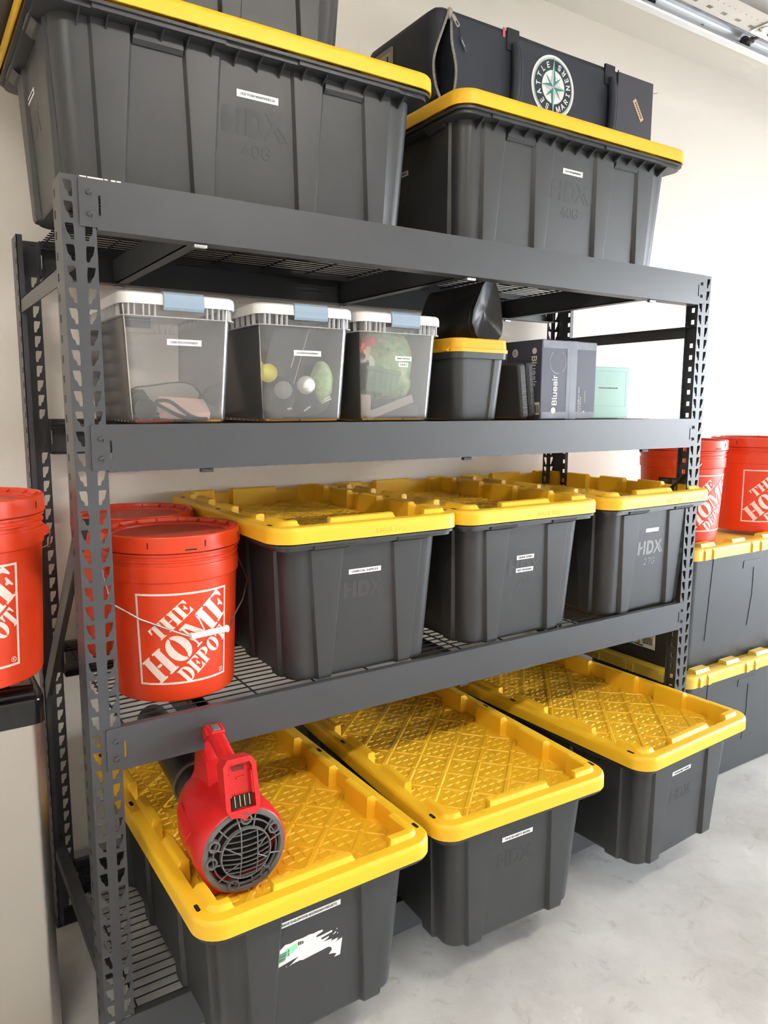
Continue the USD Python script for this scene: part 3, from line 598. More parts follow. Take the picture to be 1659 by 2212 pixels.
# ================================================================== the two floor totes by the wall, right of the rack
def floor_tote(loc, label, carton=False):
    t = thing('floor_tote', label, 'storage tote', loc, 0, 'tall totes stacked on the floor right of the rack')
    a1, b1, a0, b0, H, r = 0.375, 0.235, 0.352, 0.212, 0.445, 0.05
    lv = [(0, 0.010), (0.004, 0.003), (0.012, 0)] + [(H * k / 5, 0) for k in range(1, 6)]
    part('body', loft([(rr(a0 + (a1 - a0) * z / H, b0 + (b1 - b0) * z / H, r, i, 8), z) for z, i in lv]), 'black_plastic', t, 30)
    al, bl, zl = a1 + 0.028, b1 + 0.028, 0.482
    lid = [(0.004, 0.440), (0, 0.437), (0.0, 0.468), (0.002, 0.476), (0.008, 0.4805), (0.018, 0.482), (0.034, 0.482), (0.040, 0.479), (0.044, 0.472), (0.12, 0.472)]
    l = part('lid', grid(np.array([np.c_[rr(al, bl, 0.05, o, 8), np.full(36, z)] for o, z in lid])), 'pale_yellow_plastic', t, 32, label='pale yellow lid with clip ribs')
    for x, w in ((-0.29, 0.085), (-0.10, 0.085), (0.10, 0.085), (0.29, 0.085)):
        for sy in (-1, 1):
            part('lid_block', hull([(x + dx * k, sy * yy, z) for dx in (-w / 2, w / 2) for k, yy, z in ((1, bl - 0.014, 0.481), (1, bl - 0.056, 0.471), (0.94, bl - 0.020, 0.494), (0.94, bl - 0.050, 0.494))]), 'pale_yellow_plastic', l, 30)
    for x in (-0.325, -0.275, 0.275, 0.325, -0.03, 0.03):
        part('clip_rib', hull([(x + dx, -yy, z) for dx in (-0.009, 0.009) for yy, z in ((bl - 0.001, 0.437), (bl + 0.006, 0.438), (bl + 0.006, 0.466), (bl - 0.001, 0.477))]), 'pale_yellow_plastic', l, 30)
        part('clip_rib', hull([(-yy, x * 0.55 + dx, z) for dx in (-0.009, 0.009) for yy, z in ((al - 0.001, 0.437), (al + 0.006, 0.438), (al + 0.006, 0.466), (al - 0.001, 0.477))]), 'pale_yellow_plastic', l, 30)
    tilt = math.atan2(b1 - b0, H)
    def fr(m, u, z): return tf(m, RX(PI / 2), RX(tilt), T(u, -(b0 + (b1 - b0) * z / H) - 0.0002, z))
    for u, pts in ((-0.175, [(-0.055, 0.20), (0.0, 0.20), (0.0, 0.185), (0.028, 0.185), (-0.012, -0.125), (-0.055, -0.125)]), (0.03, [(-0.06, 0.135), (0.012, 0.135), (0.022, 0.02), (0.012, -0.105), (0.05, -0.105), (0.06, 0.0), (0.05, 0.16), (-0.06, 0.16)])):
        part('raised_panel', fr(ext(Polygon(pts).buffer(0.003), 0.0016), u, 0.235), 'black_plastic', t, False)
    if carton:
        def en(m, u, z): return tf(m, RX(PI / 2), RX(math.atan2(a1 - a0, H)), T(u, -(a0 + (a1 - a0) * z / H) - 0.0002, z), RZ(-PI / 2))
        lb = part('product_label', en(ext(rect(-0.115, -0.06, 0.115, 0.06), 0.0006), -0.02, 0.118), 'label_paper', t, False, label='printed product label')
        part('label_panel', en(ext(rect(-0.11, -0.052, 0.045, 0.055), 0.0004), -0.02, 0.118).apply_translation((-0.0006, 0, 0)), 'label_tan', lb, False)
        part('label_print', en(cat_([ext(rect(-0.02, -0.03, 0.035, -0.005), 0.0004), ext(rect(-0.11, -0.056, 0.06, -0.052), 0.0004)] + [ext(rect(0.06 + k * 0.005, -0.045, 0.0625 + k * 0.005, -0.015), 0.0004) for k in range(9)] + [ext(rect(0.06 + k * 0.005, 0.005, 0.0625 + k * 0.005, 0.045), 0.0004) for k in range(9)]), -0.02, 0.118).apply_translation((-0.0011, 0, 0)), 'ink_brown', lb, False)
    return t
mat('label_tan', (0.55, 0.33, 0.12), 0.5); mat('ink_brown', (0.08, 0.06, 0.045), 0.5)
floor_tote((2.452, 0.318, 0.0), 'lower tall tote on the floor by the wall, right of the rack')
floor_tote((2.452, 0.330, 0.4725), 'upper tall tote carrying two buckets, product label on its end', True)

# ================================================================== leaf blower
mat('red_plastic', (0.62, 0.012, 0.014), 0.34); mat('grille_grey', (0.13, 0.13, 0.128), 0.42); mat('brass', (0.75, 0.52, 0.2), 0.3, metal=1.0); mat('tube_black', (0.018, 0.018, 0.02), 0.35); mat('switch_grey', (0.15, 0.15, 0.15), 0.4)
def yrev(prof, n=48):                                         # lathe about the local y axis; prof = (radius, y)
    return tf(revolve(prof, n), RX(-PI / 2))
def blower():
    t = thing('leaf_blower', 'red cordless leaf blower without battery, lying on the lid of the front left tote', 'leaf blower', (0.247, -0.150, Z4 + 0.370 - 0.045 + 0.005 + 0.0955), math.radians(-2.0))
    hs = [(0.0, 0.02), (0.070, 0.02), (0.080, -0.022), (0.0835, -0.040), (0.0870, -0.043), (0.0905, -0.040), (0.0945, -0.020), (0.0955, 0.004), (0.0935, 0.012), (0.0925, 0.075), (0.087, 0.125), (0.078, 0.165), (0.066, 0.195), (0.062, 0.205), (0.0, 0.205)]
    part('motor_housing', yrev(hs, 64), 'red_plastic', t, 40)
    feet = [hull([(sx * 0.045 + dx, y, -0.080) for dx in (-.012, .012) for y in (-0.02, 0.05)] + [(sx * 0.05 + dx, y, -0.0955) for dx in (-.010, .010) for y in (-0.015, 0.045)]) for sx in (-1, 1)]
    for ft in feet: part('foot', ft, 'red_plastic', t, False)
    for m in ([hull([(sx * 0.086, 0.02, 0.035), (sx * 0.097, 0.03, 0.020), (sx * 0.090, 0.12, 0.03), (sx * 0.080, 0.13, 0.045), (sx * 0.09, 0.11, -0.02), (sx * 0.097, 0.04, -0.01)]) for sx in (-1, 1)]): part('side_rib', m, 'red_plastic', t, 25)
    # intake grille
    g = part('intake_grille', yrev([(0.074, -0.041), (0.0775, -0.047), (0.0855, -0.0465), (0.0875, -0.042), (0.0860, -0.038), (0.0750, -0.036), (0.074, -0.041)], 64), 'grille_grey', t, 40, label='dark grey intake grille')
    part('fan_shroud', yrev([(0.0, -0.004), (0.078, -0.004), (0.079, -0.034), (0.0795, -0.034), (0.0795, 0.0), (0, 0.0)], 48), 'deep_black', g, 40)
    ring = lambda r, w, y: yrev([(r - w, y), (r - w * .7, y - 0.003), (r + w * .7, y - 0.003), (r + w, y), (r + w, y + 0.006), (r - w, y + 0.006), (r - w, y)], 48)
    part('grille_ring', ring(0.0515, 0.0018, -0.053), 'grille_grey', g, 40)
    part('grille_ring', tf(yrev([(0.0652, -0.045), (0.0658, -0.050), (0.0675, -0.050), (0.0682, -0.045), (0.0652, -0.045)], 48)), 'grille_grey', g, 40)
    dome = lambda r: -0.0615 + 3.2 * r * r
    for k in range(12):
        a = k * PI / 6 + 0.2
        part('grille_spoke', tube([(r * math.cos(a), dome(r) if r < .053 else -0.0525 + (r - .0515) * 0.25, r * math.sin(a)) for r in np.linspace(0.0515, 0.078, 4)], 0.0016, 6), 'grille_grey', g, 40)
    for k, a in enumerate((PI / 2 - 0.05, PI * 0.86, 0.16 * PI, -0.30 * PI, -0.62 * PI, PI * 1.02)):
        c = (0.070 * math.cos(a), 0.070 * math.sin(a))
        hexp = Point(0, 0).buffer(0.0125, quad_segs=2).difference(Point(0, 0).buffer(0.0088, quad_segs=2))
        part('grille_boss', front(affinity.translate(hexp, *c), -0.0515, -0.040), 'grille_grey', g, False)
    for k in range(-4, 5):
        z0 = k * 0.0108
        w = math.sqrt(max(0.051 ** 2 - z0 ** 2, 1e-5))
        pts = []
        for x in np.linspace(-w, w, 13):
            z = z0 - 0.010 * (1 - (x / 0.0515) ** 2) * (1 - abs(z0) / 0.06) * 0.5
            pts.append((x, dome(math.hypot(x, z)), z))
        rails = np.array(pts)
        V = np.array([[q + (0, dy, dz) for dy, dz in ((-0.001, 0.0009), (-0.001, -0.0009), (0.007, -0.0009 - 0.003), (0.007, 0.0009 - 0.003))] for q in rails])
        m = grid(V); m.fix_normals(); part('grille_slat', m, 'grille_grey', g, 40)
    for pa, pb in (((-0.015, -0.049), (-0.010, 0.049)), ((0.02, -0.047), (0.024, 0.045)), ((-0.045, 0.024), (-0.012, 0.002)), ((0.046, -0.024), (0.022, -0.006)), ((-0.042, -0.03), (-0.012, -0.012)), ((0.045, 0.025), (0.022, 0.008))):
        part('grille_bar', tube([(x, dome(math.hypot(x, z)) - 0.0006, z) for x, z in (np.array(pa) + (np.array(pb) - pa) * s for s in np.linspace(0, 1, 6))], 0.0013, 6), 'grille_grey', g, 40)
    # tube
    tb = part('blower_tube', yrev([(0.0, 0.70), (0.040, 0.70), (0.043, 0.695), (0.0515, 0.30), (0.0545, 0.24), (0.0575, 0.19), (0.0, 0.19)][::-1], 40), 'tube_black', t, 40, label='black nozzle tube')
    part('tube_band', yrev([(0.0545, 0.262), (0.0575, 0.262), (0.0575, 0.272), (0.0545, 0.272), (0.0545, 0.262)], 40), 'grille_grey', tb, 40)
    # handle
    P = Polygon([(0.118, 0.184), (0.135, 0.193), (0.160, 0.189), (0.182, 0.168), (0.205, 0.120), (0.222, 0.050), (0.165, 0.030), (0.150, 0.070), (0.128, 0.115), (0.150, 0.135), (0.150, 0.160), (0.128, 0.172)]).buffer(0.004)
    arm = cat_([side(P.buffer(-0.003), -0.021, 0.021), side(P, -0.017, 0.017)])
    h = part('handle', arm, 'red_plastic', t, 30)
    part('arm_base', hull([(x, y, z) for x, y, z in ((-.032, .07, .080), (.032, .07, .080), (-.040, .20, .045), (.040, .20, .045), (-.022, .125, .120), (.022, .125, .120), (-.021, .165, .120), (.021, .165, .120))]), 'red_plastic', h, 25)
    grip = spline(np.array([(0, 0.150, 0.175), (0, 0.120, 0.176), (0, 0.080, 0.167), (0, 0.045, 0.156), (0, 0.012, 0.150)]), 16)
    part('grip', tube(grip, [0.0165, 0.018, 0.0175, 0.017, 0.018, 0.021], 16), 'red_plastic', h, 50)
    part('trigger', tf(rbox(-0.0095, 0.0095, -0.0125, 0.0125, -0.004, 0.006, 0.003), RX(0.12), T(0, 0.120, 0.193)), 'switch_grey', h, 40, label='grey speed switch')
    part('switch_frame', tf(minus(rbox(-0.0145, 0.0145, -0.018, 0.018, -0.006, 0.0045, 0.003), bx(-0.0105, 0.0105, -0.0135, 0.0135, -0.002, 0.02)), RX(0.12), T(0, 0.120, 0.193)), 'red_plastic', h, 30)
    # battery dock, facing forward
    lean = RX(-0.24)
    out = Polygon([(-0.030, 0.062), (0.030, 0.062), (0.041, 0.048), (0.043, -0.045), (0.034, -0.062), (0.012, -0.066), (0.0, -0.074), (-0.012, -0.066), (-0.034, -0.062), (-0.043, -0.045), (-0.041, 0.048)]).buffer(0.002)
    inn = Polygon([(-0.026, 0.052), (0.026, 0.052), (0.0315, 0.042), (0.0325, -0.050), (-0.0325, -0.050), (-0.0315, 0.042)])
    dk = T(0, -0.018, 0.129); lean = lean @ np.diag([0.80, 1, 0.88, 1])
    bd = part('battery_dock', tf(cat_([front(out, -0.006, 0.020), front(out.difference(inn), -0.020, -0.006), hull([(x, y, z) for x in (-.028, .028) for y, z in ((.018, .05), (.018, -.05), (.05, .04), (.05, -.02))])]), lean, dk), 'red_plastic', t, 25)
    part('contact_block', tf(bx(-0.027, 0.027, -0.012, -0.004, -0.049, -0.021), lean, dk), 'deep_black', bd, False, label='black contact block')
    for x in (-0.019, -0.006, 0.006, 0.019):
        part('contact', tf(bx(x - 0.0011, x + 0.0011, -0.0145, -0.011, -0.045, -0.020), lean, dk), 'brass', bd, False, label='brass contact')
    part('dock_rail', tf(cat_([bx(-0.032, -0.027, -0.018, -0.005, -0.02, 0.03), bx(0.027, 0.032, -0.018, -0.005, -0.02, 0.03), bx(-0.007, 0.016, -0.010, -0.005, 0.015, 0.020)]), lean, dk), 'red_plastic', bd, False)
    part('dock_latch', tf(bx(-0.015, 0.015, -0.0075, -0.005, 0.034, 0.044), lean, dk), 'red_dark', bd, False)
    part('side_lettering', tf(text('MAX', h=0.03, depth=0.0005), RX(PI / 2), RZ(-PI / 2), T(-0.0955, 0.05, -0.025)), 'label_paper', t, False) if 0 else None
mat('red_dark', (0.20, 0.006, 0.006), 0.5)
blower()

# torn carrier sticker on the front of that tote
def torn():
    s = TOTE[40]
    base = [(-0.099, 0.2267), (-0.096, 0.2197), (-0.092, 0.2217), (-0.081, 0.2287), (-0.07, 0.2267), (-0.058, 0.2287), (-0.047, 0.2277), (-0.039, 0.2272), (-0.027, 0.2287), (-0.015, 0.2267), (-0.006, 0.2277), (0.005, 0.2267), (0.006, 0.2227), (-0.008, 0.2187), (-0.011, 0.2147), (0.002, 0.2137), (0.028, 0.2157), (0.029, 0.2117), (0.002, 0.2077), (0.004, 0.2027), (0.021, 0.2047), (0.02, 0.2007), (0.006, 0.1957), (0.019, 0.1957), (0.029, 0.1947), (0.025, 0.1900), (0.043, 0.1907), (0.042, 0.1867), (0.036, 0.1827), (0.054, 0.1867), (0.050, 0.1467), (0.036, 0.1467), (0.041, 0.1537), (0.031, 0.1577), (0.022, 0.1597), (0.029, 0.1677), (0.027, 0.1747), (0.02, 0.1787), (0.006, 0.1777), (-0.04, 0.1747), (-0.048, 0.1772), (-0.069, 0.1757), (-0.049, 0.1877), (-0.068, 0.1857), (-0.103, 0.1807)]
    P = Polygon(base).buffer(0)
    bits = [P, Polygon([(0.031, 0.2035), (0.038, 0.2095), (0.037, 0.205)]), Point(0.040, 0.214).buffer(0.0012), Point(0.042, 0.203).buffer(0.0012), Point(-0.078, 0.176).buffer(0.0010), Point(-0.069, 0.175).buffer(0.0010)]
    lo = lambda g: affinity.translate(g, 0, -0.19)
    st = part('torn_sticker', on_face(ext(lo(union_all(bits)), 0.0004), s, 'front', 0.0, 0.19), 'torn_paper', B1, False, label='torn white shipping sticker remains')
    gr = Polygon([(-0.0995, 0.2090), (-0.096, 0.2127), (-0.085, 0.2107), (-0.078, 0.2177), (-0.056, 0.2212), (-0.053, 0.2105), (-0.07, 0.2017), (-0.1005, 0.1885)])
    part('green_patch', on_face(ext(lo(gr), 0.0003), s, 'front', 0.0, 0.19, 0.0007), 'sticker_green', st, False, label='mint green patch with bar code')
    bars = [rect(-0.0985, 0.1925 + k * 0.0026, -0.082 + 0.0006 * k, 0.1925 + k * 0.0026 + (0.0013 if k % 3 else 0.0007)) for k in range(8)] + [rect(-0.052 + k * 0.0045, 0.2145, -0.0495 + k * 0.0045, 0.223 - 0.001 * k) for k in range(3)]
    part('bar_code', on_face(ext(lo(union_all(bars)), 0.0003), s, 'front', 0.0, 0.19, 0.0011), 'ink', st, False)
    part('lettering', on_face(tf(text('00708', h=0.0036, depth=0.0003), RZ(PI / 2), T(-0.074, 0.0175, 0)), s, 'front', 0.0, 0.19, 0.0011), 'ink', st, False)
mat('torn_paper', (0.72, 0.70, 0.70), 0.8, var=(90, (0.80, 0.79, 0.79), 0.8)); mat('sticker_green', (0.28, 0.72, 0.42), 0.5)
torn()

# ================================================================== clear latch bins and what is in them
clear_mat('clear_plastic', (0.985, 0.986, 0.988), 0.085, (0.95, 0.95, 0.96))
clear_mat('frosted_white', (0.96, 0.96, 0.97), 0.60, (0.95, 0.95, 0.95))
mat('latch_blue', (0.27, 0.36, 0.46), 0.38)
def blob(r, scale, seed, amp=0.25, freq=18.0, n=4, sq=1.0):
    m = trimesh.creation.icosphere(n, 1.0); v = np.sign(m.vertices) * np.abs(m.vertices) ** sq * r * np.array(scale)
    d = meshkit.fbm(v * freq + seed * 3.1, 4, seed) - 0.5
    m.vertices = v * (1 + amp * 2 * d[:, None]); return m
def solo(name, m, mt, label, cat, loc, rz=0.0, smooth=40, group=None, **kids):
    """a one-mesh thing standing at loc"""
    t = part(name, tf(m, RZ(rz), T(*loc)), mt, None, smooth)
    return tag(t, label, cat, group)
CB = dict(a1=0.1160, a0=0.1030, b1=0.185, b0=0.170, H=0.246)
def clear_bin(loc, rz, label, stickers):
    s = CB; t = thing('clear_bin', label, 'storage bin', loc, rz, 'clear latch bins on the second shelf')
    H = s['H']; lv = [(0.0, 0.010), (0.002, 0.004), (0.007, 0.0)] + [(H * k / 4, 0) for k in (1, 2, 3, 4)]
    rg = lambda z, i: np.c_[rr(s['a0'] + (s['a1'] - s['a0']) * z / H, s['b0'] + (s['b1'] - s['b0']) * z / H, 0.016, i, 6), np.full(28, z)]
    outer = [rg(z, i) for z, i in lv]; inner = [rg(max(z, 0.0025), i + 0.0022) for z, i in reversed(lv)]
    V = np.array(outer + inner)
    part('body', grid(V), 'clear_plastic', t, 35, label='clear plastic tub')
    al, bl = 0.1265, 0.196
    lid = [(0.004, 0.240), (0.0, 0.2405), (0.0, 0.254), (0.002, 0.261), (0.007, 0.2645), (0.014, 0.2655), (0.030, 0.2655), (0.034, 0.259), (0.050, 0.259)]
    lm = grid(np.array([np.c_[rr(al, bl, 0.030, o, 6), np.full(28, z)] for o, z in lid]), cap=False)
    top = ext(Polygon(rr(al, bl, 0.030, 0.034, 6)), 0.0018, 0.2573)
    l = part('lid', cat_([lm, top]), 'white_plastic', t, 35, label='white lid')
    part('rim', grid(np.array([np.c_[rr(a, b, 0.022, 0, 6), np.full(28, z)] for a, b, z in ((0.1160, 0.185, 0.216), (0.1235, 0.1925, 0.216), (0.1235, 0.1925, 0.218), (0.117, 0.186, 0.2185))]), cap=False), 'frosted_white', t, 35, label='frosted rim under the lid')
    ribs = [bx(x - 0.0012, x + 0.0012, sy * 0.184, sy * 0.1925, 0.2165, 0.241) for sy in (-1, 1) for x in (-0.105, -0.094, -0.076, -0.064, -0.052, 0.058, 0.070, 0.084, 0.094, 0.106)] + [bx(sx * 0.115, sx * 0.1235, y - 0.0012, y + 0.0012, 0.2165, 0.241) for sx in (-1, 1) for y in np.arange(-0.16, 0.17, 0.032)]
    part('rim_rib', cat_(ribs), 'frosted_white', t, False, kind='stuff')
    for sy in (-1, 1):
        q = []
        for y, z in ((0.180, 0.2672), (0.194, 0.2668), (0.1995, 0.262), (0.2005, 0.250), (0.1995, 0.236), (0.1965, 0.231), (0.1955, 0.236), (0.1965, 0.250), (0.1955, 0.259), (0.190, 0.2638), (0.180, 0.2642)): q.append((sy * y, z))
        part('latch', side(Polygon(q).buffer(0.0004), -0.036, 0.049), 'latch_blue', t, 40, label='blue grey snap latch')
    for u, z, w, h, words, tilt in stickers:
        k = s['b0'] + (s['b1'] - s['b0']) * z / H
        M_ = lambda m, o: tf(m, RZ(tilt), RX(PI / 2), RX(math.atan2(s['b1'] - s['b0'], H)), T(u, -k - o, z))
        st = part('label_sticker', M_(ext(rect(-w / 2, -h / 2, w / 2, h / 2), 0.0003), 0.0004), 'label_paper', t, False, label='white printed label strip')
        part('lettering', M_(text(words, w=w * 0.78), 0.0007), 'ink', st, False)
    return t
Y2 = 0.245
clear_bin((0.232, Y2, Z2), 0.0, 'clear bin with car accessories strip, next to the left post', [(0.010, 0.168, 0.074, 0.0125, 'CAR ACCESSORIES', 0.0)])
clear_bin((0.530, Y2 + 0.005, Z2), 0.0, 'middle clear bin of outdoor equipment with golf balls inside', [(0.005, 0.158, 0.071, 0.0125, 'OUTDOOR EQUIPMENT', 0.0)])
clear_bin((0.797, Y2 + 0.010, Z2), 0.0, 'clear bin with green crumpled fabric and two small strips', [(0.012, 0.156, 0.050, 0.0110, 'PAINT SUPPLIES', 0.0), (0.0125, 0.141, 0.0285, 0.0105, 'TOOLS', 0.0)])
F0 = Z2 + 0.0035
mat('soft_black', (0.016, 0.017, 0.019), 0.75); mat('rubber_black', (0.012, 0.012, 0.013), 0.4); mat('pink_paper', (0.86, 0.56, 0.47), 0.6); mat('grey_sheet', (0.42, 0.41, 0.36), 0.5)
mat('golf_yellow', (0.82, 0.74, 0.05), 0.35); mat('golf_white', (0.85, 0.85, 0.85), 0.3); mat('golf_grey', (0.36, 0.36, 0.37), 0.5); mat('navy_card', (0.030, 0.034, 0.048), 0.5); mat('line_white', (0.75, 0.75, 0.76), 0.5); mat('can_red', (0.40, 0.05, 0.055), 0.5)
mat('bag_green', (0.17, 0.31, 0.10), 0.40, var=(55, (0.46, 0.58, 0.28), 0.95)); mat('vivid_red', (0.80, 0.07, 0.04), 0.4); mat('cream_cloth', (0.70, 0.60, 0.48), 0.9); mat('basket_dark', (0.025, 0.035, 0.035), 0.3); mat('grey_wood', (0.42, 0.38, 0.33), 0.7)
clear_mat('green_clear', (0.62, 0.78, 0.66), 0.25, (0.45, 0.62, 0.48))
# car accessories
solo('air_bulb', cat_([blob(0.023, (1.0, 1.0, 1.05), 3, 0.03), cyl((0, 0, 0.018), (-0.012, 0, 0.030), 0.011, 20), cyl((-0.010, 0, 0.027), (-0.016, 0, 0.034), 0.014, 20)]), 'rubber_black', 'round black rubber bulb in the car accessories bin', 'bulb', (0.168, 0.108, F0 + 0.0245), smooth=40)
lp = [(0, 0, 0.040), (0.020, -0.004, 0.044), (0.045, -0.008, 0.030), (0.085, -0.014, 0.006), (0.105, -0.014, 0.005), (0.095, -0.004, 0.004), (0.055, 0.004, 0.010), (0.018, 0.006, 0.028)]
V = spline(np.array(lp), 60, True)
solo('strap_loop', tube(V, 0.0042, 8, closed=True), 'rubber_black', 'looped black strap beside the rubber bulb', 'strap', (0.190, 0.108, F0))
solo('pink_packet', tf(hull(np.vstack([meshkit.noise(np.arange(60).reshape(-1, 1) * np.ones(3) * 7.7, 5)[:, None] * 0 + np.c_[rng.uniform(-0.055, 0.055, 60), rng.uniform(-0.035, 0.035, 60), rng.uniform(0, 0.012, 60)], [[-0.06, -0.03, 0], [0.062, 0.03, 0.004], [0.05, -0.036, 0.0], [-0.045, 0.038, 0.014]]])), RX(0.55), T(0, 0, 0.022)), 'pink_paper', 'crumpled pink paper packet in the car accessories bin', 'packet', (0.262, 0.150, F0), smooth=False)
rim = (1, 1, 1.75) * spline(np.array([(-0.075, 0, 0.0), (-0.066, 0.002, 0.028), (-0.03, 0.004, 0.036), (0.05, 0.004, 0.042), (0.085, 0.002, 0.036), (0.098, 0, 0.026), (0.075, 0, 0.016), (0.0, 0, 0.002)]), 70, True)
pk = thing('mesh_pouch', 'flat clear pouch with black piping, behind the pink packet', 'pouch', (0.235, 0.235, F0 + 0.012))
part('piping', tube(rim, 0.0035, 8, closed=True), 'rubber_black', pk, 60)
part('panel', front(Polygon([(q[0], q[2]) for q in rim]), -0.001, 0.004), 'grey_sheet', pk, False)
for k in range(5):
    solo('paper_sheet', tf(bx(-0.050, 0.050, -0.06, 0.06, 0, 0.0012), RX(0.015 * (k % 3)), RZ(0.08 * k - 0.2)), ('soft_black', 'grey_sheet')[k % 2], 'thin dark sheet in the loose stack under the pink packet', 'sheet', (0.262, 0.21, F0 + 0.001 + k * 0.0028), smooth=False, group='sheets in the car accessories bin')
solo('dark_pouch', blob(0.042, (0.75, 0.9, 0.75), 8, 0.30, 22), 'soft_black', 'crumpled dark cloth pouch at the left of the car accessories bin', 'pouch', (0.180, 0.240, F0 + 0.040), smooth=50)
solo('folded_manual', bx(-0.037, 0.037, -0.002, 0.002, 0.0, 0.054), 'frosted_white', 'pale folded sheet standing at the back of the car accessories bin', 'paper', (0.205, 0.395, F0 + 0.125), smooth=False)
# outdoor equipment
def golf(loc, mt, label, group=None, text_=None):
    m = trimesh.creation.icosphere(5, 0.0214); d = m.vertices / 0.0214
    n = 330; i = np.arange(n) + 0.5; ph = np.arccos(1 - 2 * i / n); th = PI * (1 + 5 ** 0.5) * i
    c = np.c_[np.cos(th) * np.sin(ph), np.sin(th) * np.sin(ph), np.cos(ph)]
    ang = np.arccos(np.clip((d @ c.T).max(1), -1, 1))
    m.vertices = d * (0.0214 - 0.0005 * np.clip(1 - (ang / 0.085) ** 2, 0, 1))[:, None]
    return solo('golf_ball', m, mt, label, 'golf ball', loc, 0, True, group)
golf((0.452, 0.185, Z2 + 0.129), 'golf_yellow', 'yellow golf ball against the left wall of the middle clear bin')
golf((0.4475, 0.099, Z2 + 0.112), 'golf_yellow', 'half hidden yellow golf ball at the front corner of the middle clear bin')
golf((0.541, 0.0905, Z2 + 0.086), 'golf_white', 'white golf ball pressed to the front of the middle clear bin')
golf((0.490, 0.110, Z2 + 0.074), 'golf_grey', 'grey ball half sunk in the black glove')
bxm = thing('black_card_box', 'tall black card box with thin white frame lines, leaning in the middle bin', 'box', (0.545, 0.250, Z2 + 0.135))
Mx = [RY(0.30), RZ(-0.12)]
part('body', tf(rbox(-0.055, 0.035, -0.06, 0.06, -0.062, 0.110, 0.002, 2), *Mx), 'navy_card', bxm, False)
part('frame_line', tf(cat_([bx(0.030, 0.0315, -0.0605, -0.0598, -0.058, 0.105), bx(-0.05, 0.0315, -0.0605, -0.0598, -0.0595, -0.058), bx(0.012, 0.014, -0.0605, -0.0598, 0.0, 0.045)]), *Mx), 'line_white', bxm, False)
solo('side_card', tf(bx(-0.001, 0.001, -0.035, 0.02, 0.0, 0.05), RX(0.35)), 'line_white', 'small white card at the left wall of the middle bin', 'card', (0.448, 0.275, Z2 + 0.145), smooth=False)
solo('red_can', tf(cyl((-0.03, 0, 0), (0.03, 0, 0), 0.026, 28), RZ(1.2)), 'can_red', 'dull red cylinder lying in the middle clear bin', 'can', (0.468, 0.245, Z2 + 0.142), smooth=40)
def shoe(loc, rz, sc, seed, label):
    t = thing('black_shoe', label, 'shoe', loc, rz)
    m = blob(0.050 * sc, (1.7, 0.80, 0.85), seed, 0.16, 12); part('upper', m, 'soft_black', t, 60)
    st = []
    for k in range(3):
        pts = np.array([(-0.012 + k * 0.016 + 0.016 * u, -0.048 * sc - 0.001, -0.028 + 0.062 * u) for u in np.linspace(0, 1, 6)])
        V = []
        for p in pts:
            for dx in (-0.0032, 0.0032): V.append((p[0] + dx, p[1] + 0.016 * (abs(p[2]) / 0.04) ** 2, p[2]))
        V = np.array(V).reshape(-1, 2, 3); F = grid(np.concatenate([V, (V + (0, 0.004, 0))[:, ::-1]], 1)); F.fix_normals(); st.append(F)
    for f in st: part('stripe', f, 'line_white', t, False)
    return t
shoe((0.474, 0.235, Z2 + 0.066), -PI / 2 + 0.1, 0.9, 4, 'black soft shoe with three white stripes at the left of the middle bin')
def glove(loc, r, seed, label, bars):
    t = thing('black_glove', label, 'glove', loc)
    part('glove_body', blob(r, (0.95, 0.60, 0.88), seed, 0.20, 16), 'soft_black', t, 60)
    for x, z, w, a in bars: part('reflective_tab', tf(bx(-w / 2, w / 2, -0.0006, 0.0006, -0.0018, 0.0018), RY(a), T(x - loc[0], 0.0925 - loc[1], Z2 + z - loc[2])), 'line_white', t, False, label='short white reflective tab')
    return t
glove((0.492, 0.142, Z2 + 0.060), 0.050, 11, 'crumpled black glove at the front left of the middle clear bin', ((0.495, 0.030, 0.006, 0.3), (0.501, 0.031, 0.006, 0.3)))
glove((0.580, 0.150, Z2 + 0.060), 0.054, 13, 'crumpled black glove at the front right of the middle clear bin', ((0.541, 0.028, 0.012, -0.5), (0.548, 0.033, 0.011, -0.5), (0.598, 0.056, 0.018, -0.4), (0.600, 0.051, 0.020, -0.4)))
solo('dark_lining', rbox(-0.088, 0.088, -0.045, 0.045, 0, 0.15, 0.03), 'soft_black', 'dark clothing filling the back of the middle clear bin', 'clothing', (0.532, 0.366, F0), smooth=40)
solo('green_pouch', blob(0.036, (0.85, 0.55, 1.45), 21, 0.22, 28), 'bag_green', 'pale green crumpled pouch at the right of the middle clear bin', 'pouch', (0.600, 0.125, Z2 + 0.090), smooth=60)
# paint supplies and tools
solo('green_tarp', blob(0.086, (0.82, 0.62, 1.0), 31, 0.13, 40, 5, 0.50), 'bag_green', 'crumpled green tarp pressed against the front of the right clear bin', 'tarp', (0.819, 0.190, Z2 + 0.142), smooth=60)
solo('dark_tray_pile', rbox(-0.060, 0.089, -0.140, 0.14, 0, 0.042, 0.012), 'soft_black', 'dark folded sheets at the bottom of the right clear bin', 'sheets', (0.797, 0.250, F0), smooth=40)
bk = thing('ribbed_basket', 'small dark ribbed plastic basket tilted inside the right clear bin', 'basket', (0.748, 0.168, Z2 + 0.072), 0.0)
Mb = [RY(0.14)]
part('front_panel', tf(bx(-0.040, 0.052, -0.078, -0.076, 0.0, 0.052), *Mb), 'green_clear', bk, False, label='green tinted see-through front')
part('side_panel', tf(rbox(-0.046, -0.040, -0.078, -0.01, 0.0, 0.066, 0.002, 2), *Mb), 'basket_dark', bk, False)
